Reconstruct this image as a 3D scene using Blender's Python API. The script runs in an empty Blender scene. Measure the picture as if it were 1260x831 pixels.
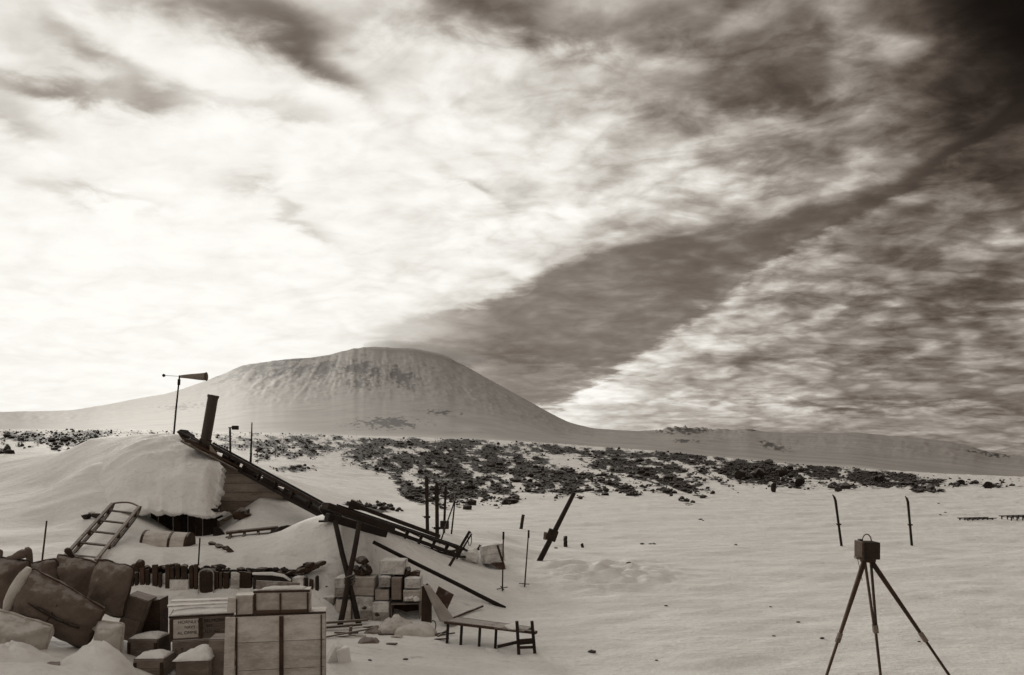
import bpy, math, random
import numpy as np
from mathutils import Vector, Matrix, Euler
random.seed(7)
scene = bpy.context.scene
COL = scene.collection
# ------------------------------------------------------------------ camera
F, CX, HY, EYE = 1000.0, 630.0, 560.0, 2.46       # focal length (px of a 1260 wide frame), centre, horizon row, eye height
cam_d = bpy.data.cameras.new('camera')
cam = bpy.data.objects.new('camera', cam_d); COL.objects.link(cam)
cam.location = (0, 0, EYE); cam.rotation_euler = (math.radians(90), 0, 0)
cam_d.sensor_width = 36.0; cam_d.lens = 36.0*F/1260.0
cam_d.shift_y = (HY-415.5)/1260.0
cam_d.clip_start = 0.05; cam_d.clip_end = 80000
scene.camera = cam
scene.view_settings.view_transform = 'Standard'; scene.view_settings.look = 'None'
scene.view_settings.gamma = 1.0; scene.view_settings.exposure = 1.22
scene.cycles.max_bounces = 5; scene.cycles.diffuse_bounces = 3; scene.cycles.glossy_bounces = 2
SUN_AZ, SUN_EL = math.radians(-24), math.radians(10.5)     # behind the cloud, left of the summit
# ------------------------------------------------------------------ world: broken cloud, smoke of the volcano drifting right
world = bpy.data.worlds.new('World'); scene.world = world; world.use_nodes = True
WT = world.node_tree; WT.nodes.clear()
class NT:
    def __init__(s, t): s.t = t
    def n(s, typ, **kw):
        nd = s.t.nodes.new(typ)
        for k, v in kw.items(): setattr(nd, k, v)
        return nd
    def put(s, sock, v):
        if isinstance(v, bpy.types.NodeSocket): s.t.links.new(v, sock)
        else: sock.default_value = v
    def m(s, op, a, b=None, c=None, clamp=False):
        nd = s.n('ShaderNodeMath', operation=op, use_clamp=clamp)
        s.put(nd.inputs[0], a)
        if b is not None: s.put(nd.inputs[1], b)
        if c is not None: s.put(nd.inputs[2], c)
        return nd.outputs[0]
    def sm(s, v, a, b, x=0.0, y=1.0):
        nd = s.n('ShaderNodeMapRange', interpolation_type='SMOOTHSTEP')
        s.put(nd.inputs[0], v)
        for i, q in ((1, a), (2, b), (3, x), (4, y)): s.put(nd.inputs[i], q)
        return nd.outputs[0]
    def noise(s, vec, scale, detail=4, rough=.5, dist=0.0, lac=2.0):
        nd = s.n('ShaderNodeTexNoise'); s.put(nd.inputs['Vector'], vec)
        nd.inputs['Scale'].default_value = scale; nd.inputs['Detail'].default_value = detail
        nd.inputs['Roughness'].default_value = rough; nd.inputs['Distortion'].default_value = dist
        nd.inputs['Lacunarity'].default_value = lac
        return nd.outputs[0]
    def xyz(s, x, y, z):
        nd = s.n('ShaderNodeCombineXYZ')
        for i, q in enumerate((x, y, z)): s.put(nd.inputs[i], q)
        return nd.outputs[0]
    def mix(s, f, a, b):
        nd = s.n('ShaderNodeMix', data_type='RGBA'); s.put(nd.inputs[0], f); s.put(nd.inputs[6], a); s.put(nd.inputs[7], b)
        return nd.outputs[2]
    def fmix(s, f, a, b):
        nd = s.n('ShaderNodeMix', data_type='FLOAT'); s.put(nd.inputs[0], f); s.put(nd.inputs[2], a); s.put(nd.inputs[3], b)
        return nd.outputs[0]
    def curve(s, v, lo, hi, pts):           # value of a smooth curve through pts at v
        t = s.m('DIVIDE', s.m('SUBTRACT', v, lo), hi-lo, clamp=True)
        nd = s.n('ShaderNodeFloatCurve'); c = nd.mapping.curves[0]
        pts = [((a-lo)/(hi-lo), b) for a, b in pts]
        c.points[0].location = pts[0]; c.points[1].location = pts[-1]
        for p in pts[1:-1]: c.points.new(*p)
        nd.mapping.update(); s.put(nd.inputs[1], t)
        return nd.outputs[0]

def build_world():
    w = NT(WT)
    tc = w.n('ShaderNodeTexCoord'); sp = w.n('ShaderNodeSeparateXYZ'); WT.links.new(tc.outputs['Generated'], sp.inputs[0])
    x, y, z = sp.outputs
    # ---- clear air above the cloud
    sky = w.n('ShaderNodeTexSky', sky_type='NISHITA'); sky.sun_disc = False
    sky.sun_elevation = SUN_EL; sky.sun_rotation = SUN_AZ; sky.air_density = 1.0; sky.dust_density = 2.0
    bw = w.n('ShaderNodeRGBToBW'); WT.links.new(sky.outputs[0], bw.inputs[0])
    clear = w.m('MINIMUM', w.m('MULTIPLY', bw.outputs[0], 0.06), .6)
    # ---- cloud deck, laid out on a flat layer overhead
    zz = w.m('ADD', w.m('MAXIMUM', z, 0.0), 0.20)
    cxp, cyp = w.m('DIVIDE', x, zz), w.m('DIVIDE', y, zz)
    deck = w.xyz(cxp, cyp, 0.0)
    big = w.noise(w.xyz(w.m('ADD', w.m('MULTIPLY', cxp, .8), w.m('MULTIPLY', cyp, .35)), w.m('ADD', w.m('MULTIPLY', cyp, 1.0), w.m('MULTIPLY', cxp, .25)), 3.1), 1.4, 5, .5, .5)
    rolls = w.noise(w.xyz(w.m('MULTIPLY', cxp, .72), cyp, 7.7), 4.2, 5, .45, .5)
    puffs = w.noise(w.xyz(w.m('MULTIPLY', cxp, .85), cyp, 1.3), 11.0, 6, .58, .35)
    vo = w.n('ShaderNodeTexVoronoi', feature='SMOOTH_F1'); vo.inputs['Scale'].default_value = 8.0; vo.inputs['Smoothness'].default_value = .8
    wob = w.n('ShaderNodeTexNoise'); wob.inputs['Scale'].default_value = 3.0; wob.inputs['Detail'].default_value = 3; WT.links.new(deck, wob.inputs['Vector'])
    va = w.n('ShaderNodeVectorMath', operation='MULTIPLY_ADD'); WT.links.new(wob.outputs['Color'], va.inputs[0]); va.inputs[1].default_value = (.5, .5, .5); WT.links.new(deck, va.inputs[2])
    WT.links.new(va.outputs[0], vo.inputs['Vector'])
    cell = w.sm(vo.outputs['Distance'], .12, .75, 1.0, 0.0)
    thick = w.m('ADD', w.m('ADD', w.m('MULTIPLY', w.m('SUBTRACT', big, .5), 1.3), w.m('MULTIPLY', w.m('SUBTRACT', rolls, .5), 2.7)), w.m('ADD', w.m('MULTIPLY', w.m('SUBTRACT', puffs, .5), 2.6), w.m('MULTIPLY', w.m('SUBTRACT', cell, .5), -1.35)))
    nb_ = w.noise(w.xyz(w.m('ADD', w.m('MULTIPLY', cxp, .75), w.m('MULTIPLY', cyp, .2)), cyp, 5.5), 6.0, 5, .55, .6)
    vein = w.sm(w.m('ABSOLUTE', w.m('SUBTRACT', nb_, .5)), .0, .085, 1.0, 0.0)
    fine = w.noise(w.xyz(w.m('MULTIPLY', cxp, .8), cyp, 2.2), 26.0, 4, .55, .3)
    thick = w.m('ADD', w.m('ADD', thick, w.m('MULTIPLY', w.m('SUBTRACT', vein, .35), .42)), w.m('MULTIPLY', w.m('SUBTRACT', fine, .5), 1.3))
    # ---- glow of the low sun behind the cloud
    sd = Vector((math.sin(SUN_AZ)*math.cos(SUN_EL), math.cos(SUN_AZ)*math.cos(SUN_EL), math.sin(SUN_EL)))
    dt = w.m('ADD', w.m('ADD', w.m('MULTIPLY', x, sd.x), w.m('MULTIPLY', y, sd.y)), w.m('MULTIPLY', z, sd.z))
    ang = w.m('ARCCOSINE', w.m('MINIMUM', dt, .99999))
    glow = w.m('ADD', w.m('MULTIPLY', w.m('EXPONENT', w.m('MULTIPLY', w.m('POWER', ang, 2.0), -4.6)), 1.05), 0.34)
    near_sun = w.sm(ang, .15, .80)
    low = w.sm(z, .0, .20)
    thick = w.m('MULTIPLY', thick, w.m('MULTIPLY', w.m('ADD', w.m('MULTIPLY', near_sun, .58), .26), w.m('ADD', w.m('MULTIPLY', low, .45), .55)))
    # ---- placed cloud banks (directions: u right, v up, both per unit forward)
    yf = w.m('MAXIMUM', y, .15)
    u, v = w.m('DIVIDE', x, yf), w.m('DIVIDE', z, yf)
    front = w.sm(y, .15, .45)
    un = w.m('ADD', u, w.m('MULTIPLY', w.m('SUBTRACT', rolls, .5), .10))
    vn = w.m('ADD', v, w.m('MULTIPLY', w.m('SUBTRACT', puffs, .5), .07))
    uv = w.xyz(un, vn, 0.0)
    def bank(acc, px, py, rx, ry, ang, amt):
        mp = w.n('ShaderNodeMapping', vector_type='TEXTURE'); WT.links.new(uv, mp.inputs[0])
        mp.inputs['Location'].default_value = ((px-CX)/F, (HY-py)/F, 0); mp.inputs['Rotation'].default_value = (0, 0, ang); mp.inputs['Scale'].default_value = (rx/F, ry/F, 1)
        dp = w.n('ShaderNodeVectorMath', operation='DOT_PRODUCT'); WT.links.new(mp.outputs[0], dp.inputs[0]); WT.links.new(mp.outputs[0], dp.inputs[1])
        return w.m('MULTIPLY_ADD', w.m('POWER', .36788, dp.outputs['Value']), amt, acc)
    R = math.radians
    banks = [(295, 12, 130, 36, R(-12), 2.2), (395, 72, 70, 20, R(-38), 1.8), (70, 108, 120, 18, R(-8), 1.7), (120, 65, 90, 16, R(-38), 1.2), (20, 140, 60, 18, R(-20), 1.0), (40, 40, 90, 26, R(-30), .5),
             (590, 8, 110, 36, R(-8), 1.6), (770, 40, 150, 36, R(-4), 1.0), (810, 118, 110, 22, R(0), .6), (930, 85, 120, 40, R(8), .2),
             (1020, 100, 120, 30, R(15), .25), (340, 132, 80, 14, R(-8), .7), (110, 235, 80, 12, R(-14), .8), (370, 265, 40, 10, R(-35), .8), (240, 125, 80, 12, R(-10), .5),
             (310, 220, 40, 12, R(10), .7), (570, 225, 55, 9, R(-28), .8), (1190, 110, 80, 45, R(30), .7), (1275, 5, 125, 115, R(0), 5.5), (1245, 190, 60, 90, R(60), .7),
             (1190, 330, 130, 50, R(0), .35), (1000, 430, 160, 16, R(3), .35), (1160, 490, 130, 14, R(-2), .5), (600, 432, 110, 14, R(-6), .7), (520, 445, 60, 10, R(0), .5), (660, 45, 60, 14, R(-4), .6),
             (470, 60, 50, 22, R(0), -.5), (120, 20, 120, 16, R(0), -.3), (690, 190, 160, 60, R(0), -.35), (835, 75, 30, 26, R(0), -.7), (720, 492, 50, 22, R(25), -.9), (960, 505, 180, 8, R(-3), -.5), (890, 380, 90, 40, R(20), -.3), (1060, 60, 60, 22, R(0), -.35), (660, 285, 130, 26, R(22), -.6), (880, 235, 110, 22, R(12), -.4), (830, 445, 90, 24, R(30), -.35), (930, 160, 60, 16, R(10), -.4)]
    tot = 0.0
    for b in banks: tot = bank(tot, *b)
    tot = w.m('MULTIPLY', tot, front)
    # ---- smoke plume from the summit
    up_pts = [(-.26, .13), (-.14, .165), (.01, .212), (.09, .25), (.23, .282), (.32, .297), (.47, .345), (.57, .405), (.63, .46), (1.0, .80)]
    lo_pts = [(-.26, .112), (-.10, .085), (.06, .058), (.09, .078), (.17, .132), (.24, .175), (.33, .24), (.42, .288), (.52, .345), (.63, .415), (1.0, .74)]
    lo_v, hi_v = w.curve(u, -.26, 1.0, lo_pts), w.curve(u, -.26, 1.0, up_pts)
    vp = w.m('ADD', w.m('ADD', v, w.m('MULTIPLY', w.m('SUBTRACT', puffs, .5), .045)), w.m('MULTIPLY', w.m('SUBTRACT', rolls, .5), .03))
    e1 = w.sm(w.m('SUBTRACT', vp, lo_v), -.008, .010)
    e2 = w.sm(w.m('SUBTRACT', hi_v, vp), -.006, .013)
    plume = w.m('MULTIPLY', w.m('MULTIPLY', e1, e2), w.m('MULTIPLY', w.sm(u, -.24, .02), front))
    # ---- brightness: thin cloud glows, thick cloud is dull
    dens = w.m('ADD', w.m('ADD', w.m('MULTIPLY', thick, 1.0), tot), w.m('MULTIPLY', w.sm(u, -.25, .6), .92))
    trans = w.m('EXPONENT', w.m('MULTIPLY', dens, -1.0))
    trans = w.m('MINIMUM', trans, 2.3)
    lit = w.m('MULTIPLY', glow, trans)
    lit = w.m('MULTIPLY', w.m('SUBTRACT', 1.0, w.m('EXPONENT', w.m('DIVIDE', lit, -.50))), .45)      # cloud white saturates
    smoke = w.m('MULTIPLY', w.fmix(.42, .58, trans), w.fmix(w.sm(u, .1, .62), .128, .052))
    lit = w.fmix(w.m('MULTIPLY', plume, .95), lit, w.m('MULTIPLY', smoke, w.m('EXPONENT', w.m('MULTIPLY', tot, -.45))))
    lit = w.fmix(.025, lit, clear)
    cr = w.n('ShaderNodeValToRGB'); e = cr.color_ramp.elements      # toned print: brown darks, cream lights
    e[0].position = 0; e[0].color = (1.0, .74, .58, 1); e[1].position = .62; e[1].color = (1.0, .988, .94, 1)
    for p, c in ((.03, (1.0, .77, .61, 1)), (.10, (1.0, .865, .745, 1)), (.25, (1.0, .935, .845, 1)), (.42, (1.0, .98, .925, 1))):
        el = e.new(p); el.color = c
    WT.links.new(lit, cr.inputs[0])
    col = w.n('ShaderNodeVectorMath', operation='SCALE'); WT.links.new(cr.outputs[0], col.inputs[0]); WT.links.new(lit, col.inputs['Scale'])
    bg = w.n('ShaderNodeBackground'); WT.links.new(col.outputs[0], bg.inputs[0]); bg.inputs[1].default_value = 1.0
    world.cycles.sampling_method = 'MANUAL'; world.cycles.sample_map_resolution = 512
    out = w.n('ShaderNodeOutputWorld'); WT.links.new(bg.outputs[0], out.inputs[0])
build_world()
sun_d = bpy.data.lights.new('sun', 'SUN'); sun_d.energy = 0.8; sun_d.angle = math.radians(14); sun_d.color = (1, .95, .86)
sun = bpy.data.objects.new('sun', sun_d); COL.objects.link(sun)
sv = Vector((math.sin(SUN_AZ)*math.cos(SUN_EL), math.cos(SUN_AZ)*math.cos(SUN_EL), math.sin(SUN_EL)))
sun.rotation_euler = (-sv).to_track_quat('-Z', 'Y').to_euler(); sun.location = (0, 0, 30)

# ------------------------------------------------------------------ materials
def material(name, c1, c2, rough=.8, scale=6.0, stretch=(1, 1, 1), bump=.15, dust=0.0, spec=.25, coord='Object'):
    m = bpy.data.materials.new(name); m.use_nodes = True
    t = NT(m.node_tree); bs = m.node_tree.nodes['Principled BSDF']
    tc = t.n('ShaderNodeTexCoord'); mp = t.n('ShaderNodeMapping'); m.node_tree.links.new(tc.outputs[coord], mp.inputs[0]); mp.inputs['Scale'].default_value = stretch
    n1 = t.noise(mp.outputs[0], scale, 6, .6); n2 = t.noise(mp.outputs[0], scale*7, 4, .6)
    oi = t.n('ShaderNodeObjectInfo')
    f = t.sm(t.m('ADD', t.m('ADD', t.m('MULTIPLY', n1, .7), t.m('MULTIPLY', n2, .3)), t.m('MULTIPLY', t.m('SUBTRACT', oi.outputs['Random'], .5), .22)), .3, .7)
    col = t.mix(f, (*c1, 1), (*c2, 1))
    if dust:
        ge = t.n('ShaderNodeNewGeometry'); sp = t.n('ShaderNodeSeparateXYZ'); m.node_tree.links.new(ge.outputs['Normal'], sp.inputs[0])
        nz = t.noise(ge.outputs['Position'], 9.0, 5, .65)
        d = t.m('MULTIPLY', t.sm(t.m('ADD', sp.outputs[2], t.m('MULTIPLY', t.m('SUBTRACT', nz, .5), 1.6)), .55, .95), dust)
        col = t.mix(d, col, (.78, .765, .74, 1))
    t.put(bs.inputs['Base Color'], col)
    bs.inputs['Roughness'].default_value = rough; bs.inputs['Specular IOR Level'].default_value = spec
    if bump:
        b = t.n('ShaderNodeBump'); b.inputs['Strength'].default_value = bump; b.inputs['Distance'].default_value = .02
        t.put(b.inputs['Height'], t.m('ADD', t.m('MULTIPLY', n1, .5), n2)); m.node_tree.links.new(b.outputs[0], bs.inputs['Normal'])
    return m
M = {}
M['dark'] = material('dark_wood', (.030, .017, .011), (.080, .049, .033), .85, 5, (1, 1, 1), .3, .25)
M['black'] = material('tarred_wood', (.012, .007, .0048), (.034, .0205, .0138), .7, 6, (1, 1, 1), .2, 0)
M['brown'] = material('weathered_wood', (.085, .062, .048), (.20, .155, .125), .85, 4, (1, 1, 6), .35, .4)
M['case'] = material('case_wood', (.33, .285, .25), (.64, .59, .54), .8, 3.0, (1.2, 1.2, 4), .4, .3)
M['dcase'] = material('dark_case_wood', (.125, .098, .080), (.26, .212, .18), .85, 4, (1.2, 1.2, 7), .3, .3)
M['pale'] = material('frosted_case', (.20, .172, .150), (.80, .78, .75), .85, 3.2, (1, 1, 1.6), .45, .7)
M['plank'] = material('hut_board', (.20, .158, .125), (.50, .43, .37), .85, 2.2, (1, 1, 5), .4, .0)
M['canvas'] = material('canvas', (.135, .102, .082), (.20, .158, .131), .95, 9, (1, 1, 1), .6, .22)
M['lcanvas'] = material('light_canvas', (.34, .30, .265), (.58, .54, .49), .95, 5, (1, 1, 1), .5, .5)
M['metal'] = material('rusted_iron', (.030, .020, .015), (.060, .041, .031), .6, 8, (1, 1, 1), .2, 0, .4)
M['sheet'] = material('bent_tin', (.20, .175, .155), (.38, .345, .31), .45, 3, (1, 1, 1), .2, .1, .5)
M['rock'] = material('scoria', (.016, .011, .0085), (.042, .030, .023), .95, 3, (1, 1, 1), .6, .22)
M['ink'] = material('stencil_ink', (.02, .014, .010), (.05, .036, .028), .9, 20, (1, 1, 1), 0, 0)
M['sock'] = material('vane_cloth', (.20, .165, .138), (.34, .29, .25), .9, 8, (1, 1, 1), .2, 0)
M['brass'] = material('dull_brass', (.10, .078, .055), (.16, .125, .09), .45, 8, (1, 1, 1), .1, 0, .5)

def snow_material(name, terrain=False):
    m = bpy.data.materials.new(name); m.use_nodes = True
    t = NT(m.node_tree); bs = m.node_tree.nodes['Principled BSDF']; L = m.node_tree.links
    ge = t.n('ShaderNodeNewGeometry'); pos = ge.outputs['Position']
    mp = t.n('ShaderNodeMapping'); L.new(pos, mp.inputs[0]); mp.inputs['Rotation'].default_value = (0, 0, .35); mp.inputs['Scale'].default_value = (.5, 1.0, 1.0)
    n1 = t.noise(mp.outputs[0], 1.3, 6, .6, .4); n2 = t.noise(pos, 11, 5, .65); n3 = t.noise(mp.outputs[0], .25, 4, .5)
    grit = t.noise(mp.outputs[0], 5.0, 6, .7)
    col = t.mix(t.sm(n1, .3, .7), (.78, .768, .745, 1), (.91, .902, .88, 1))
    col = t.mix(t.m('MULTIPLY', t.sm(n2, .45, .75), .22), col, (.42, .39, .36, 1))
    col = t.mix(t.m('MULTIPLY', t.m('MULTIPLY', t.sm(grit, .55, .72), t.sm(n3, .42, .62)), .5), col, (.30, .26, .225, 1))     # blown grit on the crust
    if terrain:
        at = t.n('ShaderNodeAttribute'); at.attribute_name = 'scoria'
        ra = t.noise(pos, .55, 7, .72); rb = t.noise(pos, 2.2, 5, .7)
        rk = t.sm(t.m('ADD', at.outputs['Fac'], t.m('ADD', t.m('MULTIPLY', t.m('SUBTRACT', ra, .5), 2.0), t.m('MULTIPLY', t.m('SUBTRACT', rb, .5), .8))),   .36, .58)
        rk = t.m('MULTIPLY', rk, t.sm(at.outputs['Fac'], .04, .2))
        a2 = t.n('ShaderNodeAttribute'); a2.attribute_name = 'crag'
        mp2 = t.n('ShaderNodeMapping'); L.new(pos, mp2.inputs[0]); mp2.inputs['Scale'].default_value = (1.0, .22, .5)
        ca = t.noise(mp2.outputs[0], .011, 9, .72, .8)
        ck = t.m('MULTIPLY', a2.outputs['Fac'], t.sm(ca, .12, .48))
        rc = t.mix(t.sm(rb, .35, .65), (.010, .007, .0055, 1), (.032, .023, .018, 1))
        shaded_ice = t.mix(t.sm(ca, .3, .7), (.27, .250, .233, 1), (.40, .377, .356, 1))  # cloud shade on the mountain put into a darkened ice colour
        at3 = t.n('ShaderNodeAttribute'); at3.attribute_name = 'glacier_shade'
        col = t.mix(at3.outputs['Fac'], col, shaded_ice)
        col = t.mix(rk, col, rc); col = t.mix(t.m('MULTIPLY', ck, .92), col, (.035, .026, .020, 1))
    t.put(bs.inputs['Base Color'], col)
    bs.inputs['Roughness'].default_value = .75; bs.inputs['Specular IOR Level'].default_value = .2
    b = t.n('ShaderNodeBump'); b.inputs['Strength'].default_value = .75; b.inputs['Distance'].default_value = .07
    t.put(b.inputs['Height'], t.m('ADD', t.m('ADD', n1, t.m('MULTIPLY', n2, .34)), t.m('MULTIPLY', grit, .5))); L.new(b.outputs[0], bs.inputs['Normal'])
    return m
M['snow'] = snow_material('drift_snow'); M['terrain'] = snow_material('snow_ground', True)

# ------------------------------------------------------------------ numeric helpers
def P(px, py, D): return Vector(((px-CX)/F*D, D, EYE-(py-HY)/F*D))
def vnoise(x, y, seed=0):
    xi, yi = np.floor(x).astype(np.int64), np.floor(y).astype(np.int64)
    fx, fy = x-xi, y-yi; fx = fx*fx*fx*(fx*(fx*6-15)+10); fy = fy*fy*fy*(fy*(fy*6-15)+10)
    def h(i, j):
        n = (i*374761393 + j*668265263 + seed*974634777) & 0x7fffffff
        n = ((n ^ (n >> 13))*1274126177) & 0x7fffffff
        n = ((n ^ (n >> 16))*2246822519) & 0x7fffffff
        return (n & 0xffff)/65535.0*2-1
    a, b, c, d = h(xi, yi), h(xi+1, yi), h(xi, yi+1), h(xi+1, yi+1)
    return (a*(1-fx)+b*fx)*(1-fy)+(c*(1-fx)+d*fx)*fy
def fbm(x, y, seed=0, o=4, g=.5):
    s, a, t = 0, 1.0, 0
    for k in range(o):
        s = s+a*vnoise(x*2**k+17.3*k, y*2**k-9.1*k, seed+k); t += a; a *= g
    return s/t
def sstep(v, a, b):
    t = np.clip((v-a)/(b-a), 0, 1); return t*t*(3-2*t)

# ------------------------------------------------------------------ the lie of the land
CTL = []     # (px, py, D): places read on the photograph, distance from the flat snow and the things standing on it
def c(*pts): CTL.extend(pts)
c(*[(px, HY+1000*EYE/D, D) for px in (640, 760, 900, 1050, 1200, 1400) for D in (2.2, 5, 9, 14, 22, 33, 48)])
c(*[(px, HY+1000*EYE/D, D) for px in (-250, 0, 200, 400, 520) for D in (2.2, 4.5)])
# right and middle ridge of scoria
c((1260, 600, 62), (1260, 594, 85), (1260, 596, 140), (1400, 600, 62), (1400, 597, 90), (1500, 597, 140), (1160, 602, 60), (1160, 590, 90), (1160, 592, 150))
c((1050, 604, 56), (1050, 590, 75), (1050, 577, 105), (1050, 579, 170), (980, 602, 58), (980, 573, 108), (980, 575, 170))
c((900, 601, 60), (900, 590, 75), (900, 566, 115), (900, 568, 190), (800, 604, 58), (800, 592, 75), (800, 555, 140), (800, 557, 220))
c((700, 612, 50), (700, 600, 66), (700, 575, 100), (700, 548, 155), (700, 550, 240), (610, 621, 46), (610, 612, 58), (610, 580, 95), (610, 543, 155), (610, 546, 240))
c((520, 621, 42), (520, 612, 56), (520, 578, 95), (520, 540, 155), (520, 544, 240), (450, 632, 33), (450, 622, 42), (450, 590, 80), (450, 565, 105), (450, 538, 155), (450, 542, 240))
c((350, 590, 55), (350, 572, 85), (350, 560, 105), (350, 535, 150), (350, 539, 240), (250, 560, 70), (250, 533, 140), (250, 537, 240))
c((140, 556, 60), (140, 529, 135), (140, 534, 240), (50, 552, 62), (50, 530, 125), (50, 535, 240), (-60, 552, 62), (-60, 530, 125), (-60, 535, 240), (-250, 552, 60), (-250, 532, 125), (-250, 536, 240))
# left: big drift that buries the hut
c((-250, 640, 16), (-250, 590, 26), (-250, 720, 9), (-60, 600, 23), (-60, 645, 16), (-60, 566, 34), (0, 596, 23), (0, 640, 16.2), (0, 566, 34), (0, 690, 12.4))
c((60, 562, 26), (60, 600, 20), (60, 645, 15.6), (60, 690, 12.5), (110, 541, 24), (110, 575, 19), (110, 610, 16.8), (110, 650, 14.8), (110, 690, 12.6), (110, 556, 40))
c((160, 537, 22), (160, 600, 17.4), (150, 640, 15.2), (165, 690, 12.7), (160, 556, 40), (215, 536, 21.5), (225, 556, 40))
c((200, 653, 15.6), (200, 690, 12.75), (262, 660, 15.8), (240, 670, 14.4), (250, 693, 12.8), (225, 655, 17.5), (262, 655, 17.8), (262, 556, 40), (200, 672, 14.2))
c((285, 655, 16.0), (300, 640, 16.5), (320, 614, 17.6), (345, 618, 17.8), (370, 616, 18.0), (400, 634, 18.2), (430, 640, 18.5), (340, 655, 16.0), (380, 648, 16.2))
c((270, 668, 15.0), (300, 668, 14.4), (340, 658, 14.2), (370, 647, 13.7), (405, 639, 13.3), (435, 642, 13.5), (300, 690, 12.85), (350, 688, 12.85), (390, 682, 12.9), (420, 660, 12.9), (450, 664, 13.1))
c((470, 668, 13.6), (500, 678, 13.8), (530, 694, 13.9), (560, 712, 13.8), (590, 730, 13.6), (622, 748, 13.2))
c((480, 655, 15.6), (520, 668, 16), (560, 688, 16.2), (600, 700, 16.3), (480, 640, 20), (540, 650, 22), (600, 655, 22), (640, 672, 20), (610, 672, 18.0), (440, 640, 24))
# foot of the stores wall and the foreground yard
c(*[(px, 742, 12.1) for px in (150, 200, 250, 300, 350, 390)], *[(px, 765, 12.0) for px in (420, 460, 500, 540)])
c(*[(px, 755, 12.62) for px in (430, 465, 500, 530)], *[(px, 768, 11.75) for px in (440, 480, 520)])
c((390, 790, 10.6), (460, 780, 11.2), (540, 778, 11.3), (430, 815, 9.4), (500, 831, 9.1), (400, 831, 8.9))
c((150, 770, 10.5), (200, 775, 10.5), (300, 780, 10.5), (0, 752, 10), (60, 760, 10), (120, 768, 10))
c((0, 790, 8.0), (60, 805, 8.0), (110, 812, 8.0), (150, 822, 8.0), (200, 838, 8.2), (260, 850, 8.4), (340, 856, 8.3), (0, 845, 6.9), (60, 850, 6.9), (120, 850, 7.0), (-100, 790, 8.0), (-100, 740, 10))
SKY_PX = [-700, -300, 0, 50, 90, 140, 210, 250, 270, 300, 340, 400, 430, 460, 510, 545, 580, 620, 660, 700, 730, 790, 818, 832, 848, 870, 905, 920, 935, 1000, 1050, 1100, 1150, 1190, 1220, 1260, 1500, 2000]
SKY_PY = [520, 508, 507, 506, 505, 496, 483, 470, 462, 450, 443, 438, 429.5, 427, 429.5, 436, 454, 477, 499, 520, 527, 531, 529.5, 526.5, 527, 529, 530, 527, 531, 533, 532, 536, 541, 548, 557, 562, 566, 560]
SKY_X = np.arange(-700, 2001, 2.0); _s = np.interp(SKY_X, SKY_PX, SKY_PY); _k = np.exp(-(np.arange(-24, 25)*2/9.0)**2); _k /= _k.sum()
SKY_S = np.convolve(np.pad(_s, 24, mode='edge'), _k, 'valid')+(fbm(SKY_X*.045, SKY_X*0+.5, 93, 4, .6)*2.2*np.exp(-((SKY_X-390)/150)**2))+fbm(SKY_X*.03, SKY_X*0+3.5, 95, 3)*.8
CR_PX = [-700, 0, 140, 250, 350, 450, 520, 610, 700, 800, 900, 980, 1050, 1160, 1260, 1500, 2000]
CR_PY = [536, 535, 534, 537, 539, 542, 544, 546, 550, 557, 568, 575, 579, 592, 596, 597, 600]
def to_at(px, py, D):
    X = (px-CX)/F*D; Z = EYE-(py-HY)/F*D; R = math.hypot(X, D)
    return math.atan2(X, D), math.log(R), (Z-EYE)/R
_q = np.array([to_at(*p) for p in CTL])
_extra = []
for a in (-75, -105, -140, 180, 140, 105, 70):
    for R in (2.2, 5, 10, 18, 33, 60, 120, 240): _extra.append((math.radians(a), math.log(R), (0.0-EYE)/R))
_q = np.vstack([_q, np.array(_extra)])
KA, KR = 3.2, 1.6
_qx = np.stack([_q[:, 0]*KA, _q[:, 1]*KR], 1)
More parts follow.
